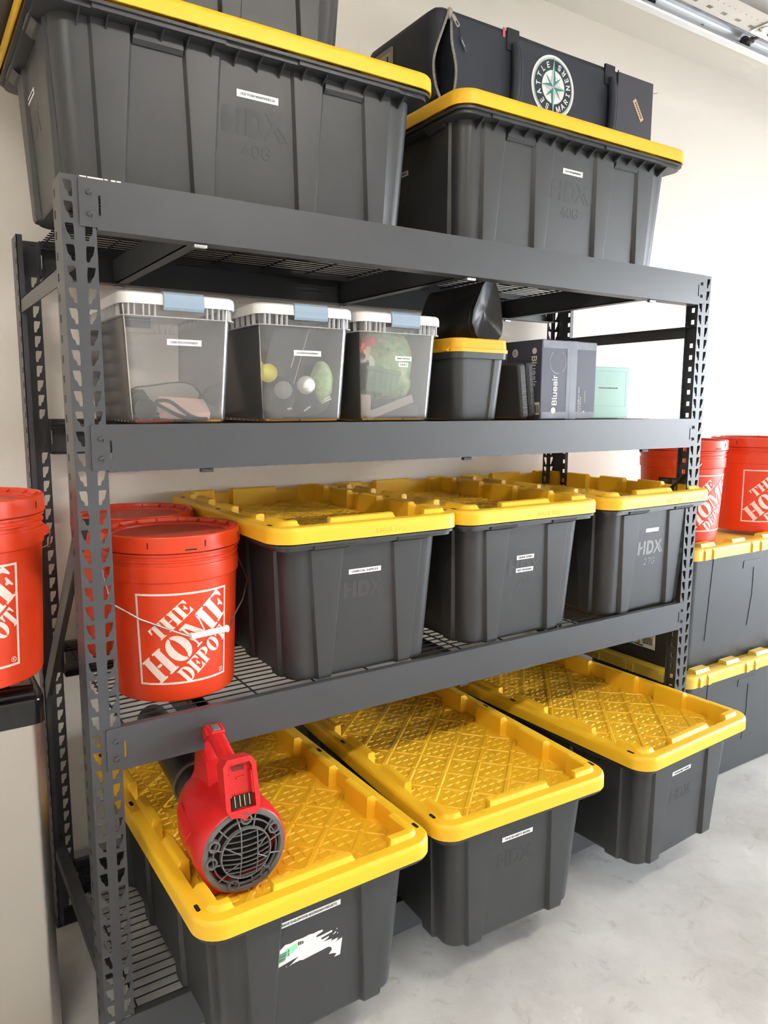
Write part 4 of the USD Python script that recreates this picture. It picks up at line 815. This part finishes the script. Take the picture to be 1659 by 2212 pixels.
part('rim', tf(cat_([rbox(-0.046, 0.056, -0.081, -0.074, 0.050, 0.060, 0.002, 2)]), *Mb), 'green_clear', bk, False)
for k in range(6): part('rib', tf(bx(-0.036 + k * 0.0165, -0.0345 + k * 0.0165, -0.0795, -0.077, 0.0, 0.052), *Mb), 'green_clear', bk, False)
solo('tape_roll', tf(revolve([(0.022, -0.011), (0.036, -0.011), (0.036, 0.011), (0.022, 0.011), (0.022, -0.011)], 36), RX(PI / 2 - 0.5), RZ(-0.5)), 'line_white', 'white roll with printed rim inside the right clear bin', 'roll', (0.727, 0.150, Z2 + 0.140), smooth=40)
solo('cream_sleeve', tf(revolve([(0.010, -0.045), (0.017, -0.045), (0.017, 0.045), (0.010, 0.045), (0.010, -0.045)], 28), RY(PI / 2 - 0.35), RZ(0.9)), 'cream_cloth', 'cream cloth sleeve under the red caps in the right clear bin', 'sleeve', (0.737, 0.150, Z2 + 0.176), smooth=50)
for k, (x, y, z) in enumerate(((0.706, 0.120, 0.182), (0.741, 0.130, 0.199), (0.702, 0.190, 0.213))):
    cp = thing('spray_nozzle', ('bright red round cap at the left wall of the right clear bin', 'bright red round cap just above the cream sleeve', 'red cap high at the back left of the right clear bin')[k], 'cap', (x, y, Z2 + z), 0.5)
    part('cap', tf(revolve([(0, -0.018), (0.010, -0.018), (0.0115, -0.016), (0.0115, 0.012), (0.0, 0.012)], 24), RX(PI / 2)), 'vivid_red', cp, 40); part('cap_ring', tf(revolve([(0.006, -0.0195), (0.0085, -0.0195), (0.0085, -0.017), (0.006, -0.017), (0.006, -0.0195)], 24), RX(PI / 2)), 'vivid_red', cp, 40)
solo('stir_stick', tf(bx(-0.07, 0.075, -0.0015, 0.0015, -0.010, 0.010), RY(-0.32)), 'grey_wood', 'pale wooden stir stick slanting low in the right clear bin', 'stick', (0.775, 0.088, Z2 + 0.034), smooth=False)
solo('drop_cloth', rbox(-0.018, 0.018, -0.10, 0.10, 0, 0.062, 0.006, 2), 'grey_wood', 'beige folded drop cloth at the left of the right clear bin', 'cloth', (0.715, 0.205, F0 + 0.002), smooth=30)

# ================================================================== right half of the second shelf
def small_tote():
    t = thing('small_tote', 'small black storage box with tall amber yellow lid, black bag on top', 'storage box', (1.060, 0.200, Z2))
    a1, b1, a0, b0, H = 0.0880, 0.133, 0.0750, 0.120, 0.166
    def ring(z, i=0.0):
        t_ = z / H; a, b, r = a0 + (a1 - a0) * t_ - i, b0 + (b1 - b0) * t_ - i, 0.026
        P = rr(a, b, r, 0, 6); out = []
        for k, q in enumerate(P):
            out.append(q)
            if k in (6, 20):
                s = 1 if k == 6 else -1
                for y in (-0.065, -0.061, 0.061, 0.065): out.append((s * (a - (0.004 if abs(y) < 0.063 else 0)), s * y))
            if k in (13, 27):
                s = 1 if k == 13 else -1
                h1, h0 = 0.043, 0.033
                h = h0 + (h1 - h0) * t_
                for x in (h + 0.004, h, -h, -h - 0.004): out.append((s * x, s * (b - (0.0045 if abs(x) <= h else 0))))
        return np.array(out)
    lv = [(0, 0.006), (0.003, 0.001), (0.008, 0)] + [(H * k / 4, 0) for k in (1, 2, 3, 4)]
    part('body', loft([(ring(z, i), z) for z, i in lv]), 'black_plastic', t, 28)
    part('rim_band', loft([(rr(0.0945, 0.1395, 0.028), 0.164), (rr(0.0955, 0.1405, 0.028), 0.166), (rr(0.0965, 0.1415, 0.028), 0.188), (rr(0.0950, 0.1400, 0.028), 0.189)]), 'black_plastic', t, 30)
    l = part('lid', loft([(rr(0.0985, 0.1435, 0.028), 0.181), (rr(0.0985, 0.1435, 0.028), 0.190), (rr(0.0962, 0.1412, 0.028), 0.1915), (rr(0.0945, 0.1395, 0.028), 0.214), (rr(0.0930, 0.1380, 0.027), 0.2165), (rr(0.090, 0.135, 0.024), 0.2175)]), 'amber_plastic', t, 30, label='tall amber yellow lid')
    part('hinge', hull([(-0.0945, y, z) for y in (-0.115, -0.085) for z in (0.181, 0.197)] + [(-0.104, y, 0.184) for y in (-0.110, -0.09)]), 'amber_plastic', l, 30)
    part('latch_ear', rbox(0.086, 0.093, -0.075, -0.055, 0.140, 0.156, 0.003), 'black_plastic', t, 30)
small_tote()
def wash_bag():
    t = thing('black_bag', 'slouching black leather bag standing on the amber lidded box', 'bag', (1.112, 0.225, Z2 + 0.2185))
    n, m, V = 26, 40, []
    for i in range(n):
        y = -0.118 + 0.246 * i / (n - 1); row = []
        for j in range(m):
            a = j / m * 2 * PI; s, c = math.sin(a), math.cos(a)
            z = 0.079 + 0.079 * np.sign(s) * abs(s) ** 0.45
            hw = (0.047 + 0.012 * math.sin(min(z / 0.158, 1) * PI * 0.9)) * (1 - 0.72 * max(0, z / 0.158 - 0.30))
            x = hw * np.sign(c) * abs(c) ** 0.45
            row.append((x, y, z))
        V.append(row)
    V = np.array(V)
    d = meshkit.fbm(V * 16, 3, 5) - 0.5; e = np.abs(meshkit.fbm(V * (22, 30, 12) + 9, 2, 9) - 0.5)
    endk = np.clip(1 - (V[..., 1] + 0.118) / 0.06, 0, 1)
    V[..., 0] += d * 0.016; V[..., 1] -= endk * (0.010 - 0.02 * e) * (1 - (np.abs(V[..., 0]) / 0.06) ** 2); V[..., 2] = np.clip(V[..., 2] + np.where(V[..., 2] > .12, d * 0.012, 0), 0, 0.172)
    caps = []
    for i, sg in ((0, 1), (n - 1, -1)):
        c = V[i].mean(0); rows = []
        for k in (0.85, 0.7, 0.55, 0.4, 0.25, 0.1):
            q = c + (V[i] - c) * k; q[:, 1] += sg * 0.020 * (1 - k * k) + sg * 0.030 * (meshkit.fbm(q * (26, 1, 18) + 3, 3, 4) - 0.5) * (1 - k); rows.append(q)
        caps.append(rows)
    V2 = np.array(caps[0][::-1] + list(V) + caps[1])
    g = grid(V2); g.fix_normals(); part('body', g, 'black_leather', t, 70)
    part('piping', tube([(V[1][j][0] * 1.03, V[1][j][1] + 0.004, V[1][j][2] + 0.001) for j in range(0, m, 1)], 0.0012, 6, closed=True), 'rubber_black', t, 60)
    part('zipper', tube([(0.0, y, 0.166) for y in np.linspace(-0.10, 0.10, 6)], 0.003, 6), 'rubber_black', t, 40)
mat('black_leather', (0.018, 0.018, 0.019), 0.36, bump=(220, 0.25, 0.001))
wash_bag()
def hard_case():
    t = thing('hard_case', 'black ribbed hard case standing between the small box and the navy carton', 'case', (1.272, 0.240, Z2))
    K = [RY(-0.13), T(0.010, 0, 0.0045)]
    for s, x0, x1 in ((-1, -0.034, -0.003), (1, 0.0005, 0.026)):
        sh = part('shell', tf(rbox(x0, x1, -0.135, 0.135, 0, 0.160, 0.010), *K), 'case_black', t, 35)
        for k in range(9):
            part('edge_rib', tf(hull(np.vstack([np.c_[np.linspace(x0 + 0.006, x1 - 0.006, 4), np.full(4, -0.134 - d), np.full(4, 0.0165 + k * 0.0158 + dz)] for d, dz in ((0, -0.0079), (0.0014, -0.0050), (0.0019, 0), (0.0014, 0.0050), (0, 0.0079))])), *K), 'case_black', sh, 60)
    part('seam', tf(rbox(-0.0035, 0.001, -0.133, 0.133, 0.002, 0.158, 0.001, 2), *K), 'deep_black', t, 30)
    part('latch', tf(rbox(-0.012, 0.010, -0.1425, -0.137, 0.060, 0.10, 0.002, 2), *K), 'case_black', t, 30) if 0 else None
mat('case_black', (0.045, 0.046, 0.048), 0.5)
hard_case()
mat('carton_navy', (0.070, 0.072, 0.105), 0.5, bump=(120, 0.10, 0.001)); mat('carton_print', (0.72, 0.70, 0.62), 0.5); mat('carton_line', (0.40, 0.40, 0.44), 0.5)
def tape_mat():
    n = {'g': ('geometry', {}), 'mp': ('mapping', {'scale': (1.0, 1.0, 0.16)}), 'nb': ('noise_texture', {'scale': 95.0, 'detail': 5.0, 'roughness': 0.7}), 'b': ('bump', {'strength': 1.0, 'distance': 0.006}), 't': ('transparent_bsdf', {'color': (0.86, 0.86, 0.88)}), 'gl': ('glossy_bsdf', {'roughness': 0.16, 'color': (1, 1, 1)}), 'm': ('mix_closure', {'fac': 0.055})}
    l = [('g.position', 'mp.vector'), ('mp.vector', 'nb.vector'), ('nb.fac', 'b.height'), ('b.normal', 'gl.normal'), ('t.BSDF', 'm.closure1'), ('gl.BSDF', 'm.closure2')]
    M['clear_tape'] = usdkit.material(stage, '/World/Looks/clear_tape', n, l, surface='m.closure')
tape_mat()
def carton():
    x0, x1, y0, y1, h = -0.1155, 0.1155, 0.0, 0.30, 0.231
    t = thing('purifier_carton', 'navy blue air purifier carton sealed with shiny clear tape', 'carton', (1.421, 0.090, Z2))
    part('box', rbox(x0, x1, y0, y1, 0, h, 0.0025, 2), 'carton_navy', t, False)
    fr = lambda p, o=0.0: front(p, y0 - 0.0007 - o, y0 - 0.0002 - o)
    up = lambda s, w, x, z, bold=True: tf(text(s, w=w, depth=0.0005, bold=bold), RZ(PI / 2), RX(PI / 2), T(x, y0 - 0.0002, z))
    part('logo_print', cat_([up('Blueair', 0.088, -0.060, 0.0855), fr(Point(-0.063, 0.026).buffer(0.0095))]), 'carton_print', t, False, label='cream maker name printed upwards')
    ring = Point(-0.050, 0.168).buffer(0.0345, quad_segs=24).difference(Point(-0.050, 0.168).buffer(0.0328, quad_segs=24))
    ring = ring.difference(sbox(-0.046, 0.12, -0.030, 0.15)).difference(sbox(-0.07, 0.196, -0.03, 0.21))
    part('ring_print', fr(ring), 'carton_line', t, False)
    part('lettering', cat_([up('BLUE PURE 411 AUTO', 0.074, 0.043, 0.060), up('AIR PURIFIER', 0.044, 0.0515, 0.045, False), up('For Small Rooms', 0.036, 0.0690, 0.068, False), fr(Point(0.067, 0.0225).buffer(0.003)), up('0000', 0.0, 0, 0) if 0 else None]), 'carton_print', t, False)
    for a, b, z0, z1 in ((-0.012, 0.030, 0.0, h), (x0 + 0.004, x1 - 0.002, h - 0.024, h - 0.002), (x0 + 0.004, x1 - 0.002, 0.003, 0.022)):
        part('packing_tape', bx(a, b, y0 - 0.0022, y0 - 0.0010, z0, z1), 'clear_tape', t, False, label='shiny clear packing tape')
    part('flap_seam', fr(sbox(0.0035, 0.0, 0.0055, h), -0.0001), 'ink', t, False)
    L = lambda m: tf(m, RX(PI / 2), RZ(-PI / 2), T(x0 - 0.0001, 0, 0))
    c = Point(-0.112, 0.196).buffer(0.0125)
    part('side_print', L(ext(Point(-0.030, 0.199).buffer(0.009), 0.0005)), 'carton_print', t, False); s = part('side_print', L(ext(c, 0.0005)), 'carton_print', t, False)
    part('lettering', L(cat_([tf(text('1', h=0.010, depth=0.0004), T(-0.112, 0.196, 0.0005))])), 'ink', s, False)
    part('lettering', L(cat_([tf(text('Blueair', w=0.088, depth=0.0005, bold=True), RZ(-PI / 2), T(-0.030, 0.140, 0.0))] + [ext(sbox(-0.150 - k * 0.012, 0.12, -0.1485 - k * 0.012, 0.20 - 0.004 * k), 0.0004) for k in range(7)])), 'carton_print', s, False)
    lb = part('bar_label', L(ext(sbox(-0.045, 0.014, -0.004, 0.050), 0.0006)), 'carton_print', t, False)
    part('bar_code', L(cat_([ext(sbox(-0.041 + k * 0.004, 0.018, -0.0393 + k * 0.004 + 0.0006 * (k % 3), 0.042), 0.0003) for k in range(9)])).apply_translation((-0.0007, 0, 0)), 'ink', lb, False)
carton()
mat('mint_paper', (0.44, 0.68, 0.61), 0.55); mat('mint_line', (0.28, 0.48, 0.43), 0.6)
def mailer():
    t = thing('mint_mailer', 'mint green shipping box with dashed label area, at the right end of the shelf', 'mailing box', (1.722, 0.215, Z2))
    part('box', rbox(-0.125, 0.125, 0, 0.032, 0, 0.170, 0.003, 2), 'mint_paper', t, False)
    ds = []
    for z in (0.040, 0.156): ds += [front(sbox(x, z - 0.0005, x + 0.005, z + 0.0005), -0.0006, -0.0001) for x in np.arange(-0.11, 0.105, 0.0085)]
    for x in (-0.112, 0.107): ds += [front(sbox(x - 0.0005, z, x + 0.0005, z + 0.005), -0.0006, -0.0001) for z in np.arange(0.041, 0.153, 0.0085)]
    part('dashed_line', cat_(ds), 'mint_line', t, False, kind='stuff')
    part('lettering', tf(text('PLEASE PLACE SHIPPING LABEL HERE', w=0.094, depth=0.0004), RX(PI / 2), T(0.020, -0.0002, 0.100)), 'ink', t, False)
mailer()

# ================================================================== navy equipment bag on the top right tote
mat('navy_nylon', (0.017, 0.022, 0.034), 0.62, bump=(900, 0.35, 0.0008)); mat('navy_dark', (0.012, 0.014, 0.020), 0.7); mat('navy_satin', (0.040, 0.040, 0.056), 0.42); mat('zip_grey', (0.30, 0.285, 0.25), 0.6)
mat('emblem_white', (0.80, 0.80, 0.78), 0.5); mat('emblem_silver', (0.50, 0.52, 0.52), 0.45); mat('emblem_teal', (0.035, 0.22, 0.22), 0.5); mat('emblem_navy', (0.018, 0.022, 0.036), 0.55); mat('tag_tan', (0.62, 0.46, 0.28), 0.6); mat('window_film', (0.42, 0.40, 0.35), 0.18); mat('tag_red', (0.55, 0.10, 0.10), 0.6)
def equipment_bag():
    ZL = Z1 + 0.370 + 0.0115
    t = thing('equipment_bag', 'long navy equipment bag with round compass emblem, lying on the top right tote', 'bag', (1.395, 0.325, ZL))
    # cross-sections along x
    x0, x1, yf, yb, h = -0.425, 0.418, -0.175, 0.165, 0.225
    rings = []
    for x, s, zs in ((x0 - 0.022, 0.74, 0.86), (x0 - 0.016, 0.90, 0.945), (x0 - 0.004, 0.975, 0.985), (x0 + 0.012, 1, 1.0), (x0 + 0.06, 1, 1.0), (x0 + .2, 1.0, 1.0), (x0 + 0.42, 1.0, 0.985), (x1 - 0.16, 1, 0.985), (x1 - 0.02, 1.0, 1.0), (x1 - 0.004, 0.99, 0.995), (x1, 0.965, 0.975)):
        a, b = (yb - yf) / 2 * s, h / 2 * zs
        q = rr(a, b, 0.022, 0, 5)
        rings.append(np.c_[np.full(len(q), x), q[:, 0] + (yf + yb) / 2, q[:, 1] + h / 2 * zs + (1 - zs) * h * 0.12])
    V = np.array(rings)
    body = grid(V); body.fix_normals()
    lens = Polygon([(-0.415, 0.214), (-0.420, 0.20), (-0.436, 0.15), (-0.446, 0.110), (-0.448, 0.075), (-0.443, 0.03), (-0.436, -0.01), (-0.40, -0.01), (-0.392, 0.03), (-0.388, 0.07), (-0.392, 0.10), (-0.401, 0.13), (-0.405, 0.16), (-0.406, 0.20), (-0.409, 0.214)])
    lens = affinity.translate(lens, 0.012, 0)
    cut = front(lens, yf - 0.02, yf + 0.075)
    part('shell', minus(body, cut), 'navy_nylon', t, 40)
    ex = np.array(lens.exterior.coords)[:-1]
    li, ri = ex[:7], ex[7:]
    def onf(x, z): # depth of the front/edge surface at x
        return yf + (0.0 if x > x0 + 0.012 else 0.0) + max(0, (x0 + 0.010 - x)) * 0.9
    for nm, e in (('zipper_tape', [(-0.403, 0.216), (-0.408, 0.20), (-0.424, 0.15), (-0.434, 0.110), (-0.437, 0.075), (-0.432, 0.03), (-0.424, 0.0)]), ('zipper_tape', [(-0.400, 0.216), (-0.395, 0.20), (-0.393, 0.16), (-0.389, 0.13), (-0.380, 0.10), (-0.376, 0.07), (-0.380, 0.03), (-0.388, 0.0)])):
        P = spline(np.array([(x, onf(x, z) - (0.0015 if e[0][0] > -0.402 else 0.0045), z) for x, z in e]), 40)
        z_ = part(nm, tube(P, 0.0034, 8), 'zip_grey', t, 60, label='grey zipper tape')
        tt = [tf(bx(-0.0018, 0.0018, -0.0012, 0.0006, -0.0007, 0.0007), T(p[0], p[1] - 0.0034, p[2])) for p in spline(P, 60)]
        part('zipper_teeth', cat_(tt), 'zip_grey', z_, False, kind='stuff')
    sl = part('zipper_slider', cat_([rbox(-0.408, -0.394, yf - 0.010, yf + 0.001, 0.192, 0.216, 0.003, 2)]), 'zip_grey', t, 40)
    pl = tf(front(rect(-0.0055, -0.032, 0.0055, 0.0, 0.003).difference(rect(-0.003, -0.029, 0.003, -0.017, 0.002)), -0.0015, 0.0015), RY(-0.75), T(-0.398, yf - 0.011, 0.200))
    part('zipper_pull', pl, 'zip_grey', sl, 30)
    part('pull_cord', tube([(-0.377, yf - 0.011, 0.178), (-0.372, yf - 0.010, 0.168), (-0.366, yf - 0.008, 0.155)], 0.0016, 6), 'navy_dark', sl, 40)
    part('pull_strap', tf(bx(-0.004, 0.004, -0.0008, 0.0008, -0.038, 0.0), RY(-0.55), T(-0.366, yf - 0.006, 0.158)), 'navy_satin', sl, False)
    part('lettering', tf(text('Sports', w=0.016, depth=0.0003), RZ(-0.9), RX(PI / 2), T(-0.357, yf - 0.0072, 0.142)), 'emblem_white', sl, False)
    # end window
    exx = x0 - 0.0225
    W_ = lambda m: tf(m, RX(PI / 2), RZ(-PI / 2), T(exx, 0, 0))
    fr_ = rect(-0.118, 0.090, -0.015, 0.187, 0.003)
    en = part('window_frame', W_(ext(fr_.difference(rect(-0.110, 0.099, -0.025, 0.178, 0.002)), 0.003)), 'zip_grey', t, False, label='grey edged name window')
    part('window_pane', W_(ext(rect(-0.110, 0.099, -0.025, 0.178), 0.0015)), 'window_film', en, False)
    part('lettering', W_(cat_([tf(text('BAG TAG', w=0.06, depth=0.0006), RZ(PI / 2), T(-0.040, 0.135, 0.0016))])) if 0 else W_(ext(sbox(-0.044, 0.105, -0.036, 0.168), 0.0017)), 'navy_dark', en, False)
    # emblem
    cx, cz, R = -0.022, 0.110, 0.0845
    fz = lambda p, o: front(affinity.translate(affinity.scale(p, R, R, origin=(0, 0)), cx, cz), yf - 0.0010 - o, yf + 0.0006)
    disc = lambda r: Point(0, 0).buffer(r, quad_segs=24)
    e = part('emblem', fz(disc(1.0), 0), 'emblem_white', t, False, label='round white and navy emblem')
    part('emblem_ring', fz(disc(0.93).difference(disc(0.89)), 0.0004), 'emblem_silver', e, False)
    part('emblem_ring', fz(disc(0.875), 0.0006), 'emblem_navy', e, False)
    part('emblem_ring', fz(disc(0.875).difference(disc(0.852)), 0.0009), 'emblem_teal', e, False)
    part('emblem_centre', fz(disc(0.545), 0.0010), 'emblem_white', e, False)
    part('emblem_ring', fz(disc(0.545).difference(disc(0.525)), 0.0013), 'emblem_teal', e, False)
    part('emblem_ring', fz(disc(0.335).difference(disc(0.315)), 0.0013), 'emblem_silver', e, False)
    st_w, st_t = [], []
    for k in range(4):
        a = PI / 4 + k * PI / 2
        tip, l, r_ = (0.50 * math.cos(a), 0.50 * math.sin(a)), (0.13 * math.cos(a + .8), 0.13 * math.sin(a + .8)), (0.13 * math.cos(a - .8), 0.13 * math.sin(a - .8))
        st_t.append((Polygon([(0, 0), l, tip]), 0.0015)); st_w.append((Polygon([(0, 0), r_, tip]), 0.0015))
    for k, L in enumerate((0.60, 0.93, 0.60, 0.93)):
        a = k * PI / 2
        tip, l, r_ = (L * math.cos(a), L * math.sin(a)), (0.155 * math.cos(a + PI / 4), 0.155 * math.sin(a + PI / 4)), (0.155 * math.cos(a - PI / 4), 0.155 * math.sin(a - PI / 4))
        st_t.append((Polygon([(0, 0), r_, tip]), 0.0019)); st_w.append((Polygon([(0, 0), l, tip]), 0.0019))
    part('compass_star', cat_([fz(p, o) for p, o in st_t]), 'emblem_teal', e, False)
    part('compass_star', cat_([fz(p, o) for p, o in st_w]), 'emblem_silver', e, False)
    ms = []
    def arc_text(word, a0, a1, flip):
        for k, ch in enumerate(word):
            a = a0 + (a1 - a0) * k / (len(word) - 1)
            g = text(ch, h=0.0150, depth=0.0012, bold=True)
            rot = (a - PI / 2) if not flip else (a + PI / 2)
            ms.append(tf(g, RZ(rot), T(0.705 * R * math.cos(a), 0.705 * R * math.sin(a), 0), RX(PI / 2), T(cx, yf - 0.0010 - 0.0003, cz)))
    rad = math.radians
    arc_text('SEATTLE', rad(248), rad(112), False)
    arc_text('MARINERS', rad(-68), rad(68), True)
    part('lettering', cat_(ms), 'emblem_white', e, False)
    # handles, seams, tags
    for x, top in ((-0.180, 0.2), (0.212, 0.2)):
        st = part('strap', rbox(x - 0.022, x + 0.022, yf - 0.004, yf + 0.003, 0.166, 0.224, 0.002, 2), 'navy_dark', t, 30); part('strap', rbox(x - 0.022, x + 0.022, yf - 0.004, yf + 0.003, 0.0, 0.034, 0.002, 2), 'navy_dark', t, 30)
        V = spline(np.array([(x + 0.004, yf - 0.004, 0.185), (x + 0.004, yf - 0.009, 0.170), (x + 0.005, yf - 0.013, 0.12), (x + 0.005, yf - 0.012, 0.07), (x + 0.002, yf - 0.008, 0.026), (x, yf - 0.003, 0.012)]), 20)
        part('handle_grip', tube(V, [0.009, 0.012, 0.0125, 0.0125, 0.012, 0.008], 12), 'navy_nylon', st, 60)
        part('handle_grip', tube(V + np.array([0.019, 0.006, 0.0]), [0.007, 0.009, 0.0095, 0.009, 0.009, 0.006], 10), 'navy_nylon', st, 60)
    part('end_panel', rbox(0.252, 0.4165, yf - 0.0016, yf + 0.004, 0.012, 0.215, 0.0015, 2), 'navy_satin', t, 30, label='smooth dark end panel')
    part('seam', tube([(0.250, yf - 0.0015, 0.01), (0.250, yf - 0.0015, 0.218)], 0.0017, 6), 'navy_dark', t, 40)
    for x in (0.005,): pass
    part('fabric_tag', bx(-0.2165, -0.2085, yf - 0.0022, yf, 0.196, 0.220), 'tag_red', t, False)
    g = part('stitched_label', tf(front(rect(-0.034, -0.0085, 0.034, 0.0085, 0.001), -0.0028, -0.0016), RY(0.93), T(0.348, yf, 0.122)), 'tag_tan', t, False, label='small tan label sewn askew')
    part('lettering', tf(text('LOUISVILLE', w=0.048, depth=0.0004), RX(PI / 2), T(0, -0.0028, 0), RY(0.93), T(0.348, yf, 0.122)), 'ink_brown', g, False) if 0 else part('lettering', tf(cat_([front(rect(-0.026 + k * 0.0068, -0.003, -0.0215 + k * 0.0068, 0.0035), -0.0032, -0.0027) for k in range(8)]), RY(0.93), T(0.348, yf, 0.122)), 'ink_brown', g, False, kind='stuff')
    part('loose_thread', tube([(0.418, yf + 0.004, 0.190), (0.428, yf, 0.189), (0.436, yf - 0.004, 0.192)], 0.0006, 5), 'navy_dark', t, 40)
equipment_bag()

# ================================================================== overhead door and its track
mat('galvanized', (0.72, 0.73, 0.74), 0.28, metal=1.0, rvar=(9, 0.2, 0.42)); mat('track_white', (0.80, 0.82, 0.84), 0.35, metal=0.6); mat('roller_black', (0.02, 0.02, 0.022), 0.35); mat('shaft_grey', (0.22, 0.20, 0.18), 0.4, metal=0.7)
TX0, TX1 = 1.15, 6.28
def door_parts():
    t = thing('door_track', 'galvanized overhead garage door track under the ceiling', 'door track', (0, 0, 2.70))
    prof = Polygon([(0.166, 0.012), (0.166, 0.004), (0.170, 0.0), (0.194, 0.0), (0.199, 0.005), (0.199, 0.052), (0.192, 0.058), (0.176, 0.058), (0.176, 0.055), (0.191, 0.055), (0.196, 0.050), (0.196, 0.006), (0.193, 0.003), (0.171, 0.003), (0.169, 0.005), (0.169, 0.012)])
    part('track_rail', side(prof, TX0, TX1), 'track_white', t, 30)
    part('track_angle', side(Polygon([(0.199, 0.040), (0.1995, 0.095), (0.118, 0.097), (0.118, 0.0945), (0.197, 0.0925), (0.197, 0.040)]), TX0, TX1), 'galvanized', t, 30)
    for x in (1.55, 2.1, 2.95): part('bolt', tf(cyl((0, 0, 0), (0, -0.006, 0), 0.006, 12), T(x, 0.196, 0.030)), 'chrome', t, 30)
    for x in (1.42, 3.3):
        part('hanger', cat_([bx(x, x + 0.032, 0.196, 0.1985, 0.05, CEIL_Z - 2.70), bx(x, x + 0.003, 0.168, 0.198, 0.05, CEIL_Z - 2.70)]), 'galvanized', t, False)
    d = thing('garage_door', 'open white steel garage door lying flat under the ceiling, with punched end stile', 'garage door', (0, 0, 2.70))
    st = sbox(TX0 + 0.3, 0.0, TX1 - 0.1, 0.098)
    hs = []
    x = TX0 + 0.36
    k = 0
    while x < TX1 - 0.2:
        hs.append(rect(x - 0.013, 0.064, x + 0.013, 0.077, 0.001, 1)); x += 0.0755
    for xx in np.arange(TX0 + 0.35, TX1 - 0.2, 0.0302): hs.append(Point(xx, 0.034).buffer(0.0028, quad_segs=3))
    part('end_stile', cat_([ext(st.difference(union_all(hs)), 0.0015, 0.003), bx(TX0 + 0.3, TX1 - 0.1, 0.0965, 0.098, 0.003, 0.045)]), 'door_steel', d, False, label='white end stile with slots and holes')
    for k, x in enumerate(np.arange(TX0 + 0.3, TX1 - 0.11, 0.546)):
        pn = part('door_panel', cat_([bx(x + 0.002, min(x + 0.544, TX1 - 0.1), -4.55, 0.094, 0.040, 0.046)]), 'door_steel', d, False)
        part('panel_lip', bx(x + 0.002, x + 0.030, -4.55, -0.004, 0.012, 0.040), 'door_steel', pn, False)
    for x in (1.812, 2.330):
        r = part('roller', tf(revolve([(0, -0.009), (0.019, -0.009), (0.0225, -0.004), (0.0225, 0.004), (0.019, 0.009), (0.0, 0.009)], 28), RX(PI / 2), T(x, 0.180, 0.028)), 'roller_black', d, 40, label='black track roller')
        part('shaft', cat_([cyl((x, 0.178, 0.028), (x, 0.020, 0.028), 0.0055, 14), cyl((x, 0.160, 0.028), (x, 0.150, 0.028), 0.011, 14), cyl((x, 0.118, 0.028), (x, 0.02, 0.028), 0.012, 14)]), 'shaft_grey', r, 40)
    hp = part('hinge_plate', cat_([ext(affinity.translate(rect(-0.058, -0.038, 0.058, 0.038, 0.012), 2.262, 0.052), 0.003, -0.002), ext(affinity.translate(rect(-0.046, -0.026, 0.046, 0.026, 0.016), 2.262, 0.052).difference(affinity.translate(rect(-0.043, -0.023, 0.043, 0.023, 0.014), 2.262, 0.052)), 0.002, -0.004)]), 'galvanized', d, 30)
    part('carriage_bolt', tf(trimesh.creation.icosphere(2, 0.011), T(2.225, 0.056, -0.001)), 'chrome', hp, 50)
    part('carriage_bolt', tf(trimesh.creation.icosphere(2, 0.010), T(2.282, 0.058, -0.001)), 'can_red', hp, 50, label='red painted bolt')
door_parts()

for k, (x, y, w) in enumerate(((-1.2, -1.9, 'the trash can side'), (1.3, -1.9, 'the right half of the rack'))):  # fill lamps added out of view to brighten the left side
    c = thing('added_fill_lamp', 'added out-of-view long white ceiling lamp above ' + w, 'fill lamp', (x, y, CEIL_Z))
    part('housing', rbox(-0.62, 0.62, -0.10, 0.10, -0.05, 0.0, 0.01, 2), 'white_plastic', c, 30)
    part('diffuser', rbox(-0.60, 0.60, -0.085, 0.085, -0.075, -0.045, 0.012, 2), 'fill_lamp_glow', c, 30)
